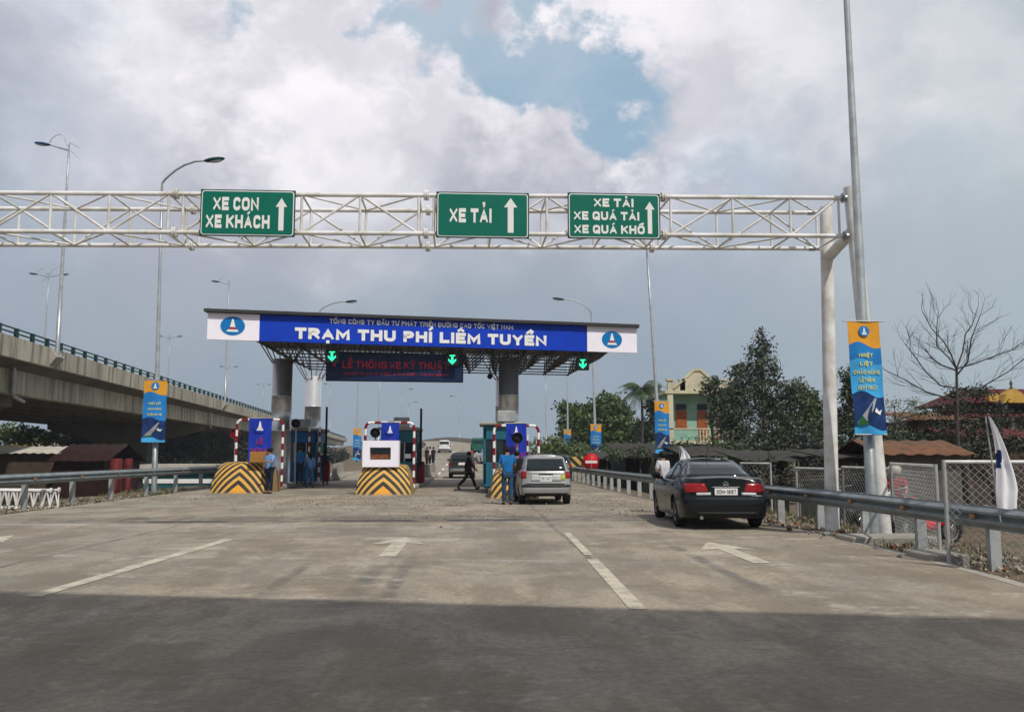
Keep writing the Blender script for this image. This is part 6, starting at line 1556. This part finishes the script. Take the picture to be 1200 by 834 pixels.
def shed(x0px, x1px, Y, d, py_e, py_r, wallm, roofm, label, open_=False, zb=-1., slope='back', name='shed'):
    a, b = at(x0px, 540, Y), at(x1px, 540, Y); W = b.x - a.x; ze = at((x0px + x1px) / 2, py_e, Y).z - zb; zr_ = at((x0px + x1px) / 2, py_r, Y + d / 2).z - zb
    s = thing(name, (a.x, Y, zb), label, 'shed'); 
    if open_:
        for i in range(4): mb = MB(); mb.tube((W * i / 3, .1, 0), (W * i / 3, .1, ze), .05); mb.build('post', 'bark_grey', s)
        mb = MB(); mb.box((W / 2, d - .1, ze / 2), (W, .06, ze)); mb.box((.03, d / 2, ze / 2), (.06, d - .4, ze)); mb.build('net_wall', wallm, s)
    else: mb = MB(); mb.box((W / 2, d / 2, ze / 2), (W, d, ze)); mb.build('wall', wallm, s)
    mb = MB(); n = int(W / .12); vs = []
    rows = [(-.35, ze - .02), (d / 2, zr_ + .0), (d + .3, ze - .05)] if slope == 'gable' else [(-.35, ze - .02), (d + .3, zr_ + (zr_ - ze) * .3)]
    for y, z in rows:
        for i in range(n + 1): vs.append(Vector((-.3 + (W + .6) * i / n, y, z + .03 * math.sin(i * 1.7) + .035 + .02 * noise.noise(Vector((i * .1, y, 0))))))
    R_ = len(rows); low = [v - Vector((0, 0, .03)) for v in vs]; N = len(vs); fs = []
    for r in range(R_ - 1):
        for i in range(n): q = r * (n + 1) + i; fs += [(q, q + 1, q + n + 2, q + n + 1), (N + q, N + q + n + 1, N + q + n + 2, N + q + 1)]
    for i in range(n): fs.append((i, N + i, N + i + 1, i + 1))
    mb.add(vs + low, fs, True); mb.build('roof', roofm, s, recalc=False); return s
shed(1036, 1126, 27.5, 3.2, 532.5, 517, 'wall_grey', 'tile_orange', 'long low shed with weathered orange roof behind the mesh fence', slope='gable')
shed(880, 962, 31, 3.5, 540, 531, 'net', 'sheet', 'black netting shed with dark sheet roof left of the gantry back leg', True)
shed(975, 1034, 29, 3, 536, 529, 'wall_brown', 'sheet', 'low brown shed between the gantry back leg and the orange roofed shed')
shed(808, 866, 38, 4, 534, 525, 'net', 'sheet', 'grey sheet roofed stall behind the roof of the black sedan', True)
shed(733, 786, 44, 5, 536, 523, 'net', 'sheet', 'netted stall with slanting pale roof left of the black sedan', True)
shed(700, 735, 56, 5, 537, 531, 'net', 'sheet', 'small dark stall beside the no entry sign', True)
shed(1128, 1230, 34, 4, 514, 503, 'wall_brown', 'tile_red', 'shed with maroon roof right of the spreading evergreen', slope='gable')
shed(1078, 1140, 40, 4, 492, 484, 'wall_brown', 'tile_orange', 'brown roofed house behind the spreading evergreen')
# left side
M['tile_pale'] = mat('pale_roof', (.50, .47, .40), .9, var=.25, scale=2)
shed(-60, 68, 50, 5, 531, 523.5, 'wall_brown', 'tile_pale', 'long shed with pale scalloped roof at the far left below the viaduct', slope='gable')
shed(62, 122, 49, 5, 546, 521, 'maroon', 'maroon', 'maroon gabled shed under the viaduct', slope='gable') if 'maroon' in M else None
M['maroon'] = mat('maroon_wall', (.03, .012, .011), .85, var=.4, scale=1.5)
shed(64, 122, 49, 5, 540, 521, 'maroon', 'maroon', 'maroon gabled shed under the viaduct', slope='gable')
Y = 47; M['drum_red'] = mat('drum_red', (.12, .012, .012), .6, var=.3)
for (pa, pb, lab) in ((130, 143, 'left one of two red oil drums under the viaduct'), (147, 155, 'right one of two red oil drums under the viaduct')):
    a, b = at(pa, 538, Y), at(pb, 538, Y); r_ = (b.x - a.x) / 2
    s = MB().lathe([(0, 0), (r_, 0), (r_, .5), (r_ * 1.04, .52), (r_, .54), (r_, 1.0), (r_ * 1.04, 1.02), (r_, 1.04), (r_, a.z + 1.4), (0, a.z + 1.4)], n=20).build('oil_drum', 'drum_red', None, ((a.x + b.x) / 2, Y, -1.35)); tag(s, lab, 'drum', 'red drums')
a = at(168, 560, 46); b = at(252, 560, 46)
M['teal_wall'] = mat('teal_wall', (.02, .10, .12), .7, var=.3)
s = thing('site_cabin', (a.x, 46, -1.3), 'long low cabin with white roof band and teal wall behind the left guardrail', 'cabin'); W = b.x - a.x; zc = lambda py: at(210, py, 46).z + 1.3
mb = MB(); mb.box((W / 2, 1.2, zc(551) / 2), (W, 2.4, zc(551))); mb.build('wall', 'teal_wall', s)
mb = MB(); mb.box((W / 2, 1.1, (zc(551) + zc(544)) / 2 + .01), (W + .2, 2.8, zc(544) - zc(551))); mb.build('roof', 'tile_pale', s)
mb = MB(); mb.box((W / 2, -.02, (zc(566) + zc(561)) / 2), (W, .05, zc(561) - zc(566))); mb.build('band', 'sign_white', s)
# lattice section lying on the ground at the left
a = at(-30, 590, 27); b_ = at(70, 590, 27.6); O = Vector((a.x, 27, -.1)); L = b_.x - a.x + .0
s = thing('truss_section', O, 'white tubular truss section lying on the ground behind the left guardrail', 'truss'); H_ = .56; Dp = .5
mb = MB()
for y in (0, Dp):
    for z in (.04, H_): mb.tube((0, y, z), (L, y, z - .02), .045)
mb.build('chord', 'white_paint', s); mb = MB(); n = 9
for i in range(n):
    for y in (0, Dp): mb.tube((L * i / n, y, .04), (L * (i + .5) / n, y, H_), .025, n=6); mb.tube((L * (i + .5) / n, y, H_), (L * (i + 1) / n, y, .04), .025, n=6); mb.tube((L * (i + 1) / n, y, .04), (L * (i + 1) / n, y, H_), .02, n=6)
mb.build('brace', 'white_paint', s); mb = MB()
for y in (0, Dp): mb.lathe([(0, -.02), (.09, -.02), (.09, .02), (0, .02)], (L, y, H_ - .02), 'X', 14)
mb.build('flange', 'white_paint', s)
# far houses left
for (px0, px1, py, Y, m_, lab) in ((14, 24, 511, 130, 'yellow_wall', 'narrow yellow house left of the pale scalloped roof'), (38, 46, 511, 132, 'cream', 'narrow pale yellow house above the scalloped roof'), (48, 90, 514, 140, 'wall_grey', 'long blue grey roofed building above the scalloped roof'), (26, 36, 514, 134, 'mint', 'narrow green house between the two yellow houses')):
    a, b = at(px0, py, Y), at(px1, py, Y); s = thing('far_house', (a.x, Y, -1.5), lab, 'house', 'far houses at the left'); W = b.x - a.x; H = a.z + 1.5
    mb = MB(); mb.box((W / 2, 3, H / 2), (W, 6, H)); mb.build('wall', m_, s); mb = MB(); mb.prism([(-.2, 0), (W + .2, 0), (W / 2, .9)], lambda a_, b_, d: Vector((a_, d, b_ + H)), -.2, 6.2); mb.build('roof', 'sheet', s)
    for i in range(max(1, int(W / 1.6))): mb = MB(); mb.box((.8 + i * 1.5, -.01, H * .7), (.5, .04, .8)); mb.build('window', 'glass_dark', s)

# ================================================================ hazy air
hz = MB().box((0, 120, 26), (1300, 1560, 66)).build('haze', mat('haze_tmp', (1, 1, 1)), None)
hm = bpy.data.materials.new('haze_air'); hm.use_nodes = True; hm.node_tree.nodes.clear(); t = NT(hm.node_tree)
v = t.node('ShaderNodeVolumePrincipled'); v.inputs['Color'].default_value = (.86, .93, 1, 1); v.inputs['Density'].default_value = .0005; v.inputs['Anisotropy'].default_value = .2
t.l.new(v.outputs[0], t.node('ShaderNodeOutputMaterial').inputs['Volume'])
hz.data.materials.clear(); hz.data.materials.append(hm); hz['kind'] = 'stuff'; tag(hz, 'thin grey haze in the air over the whole road', 'haze')
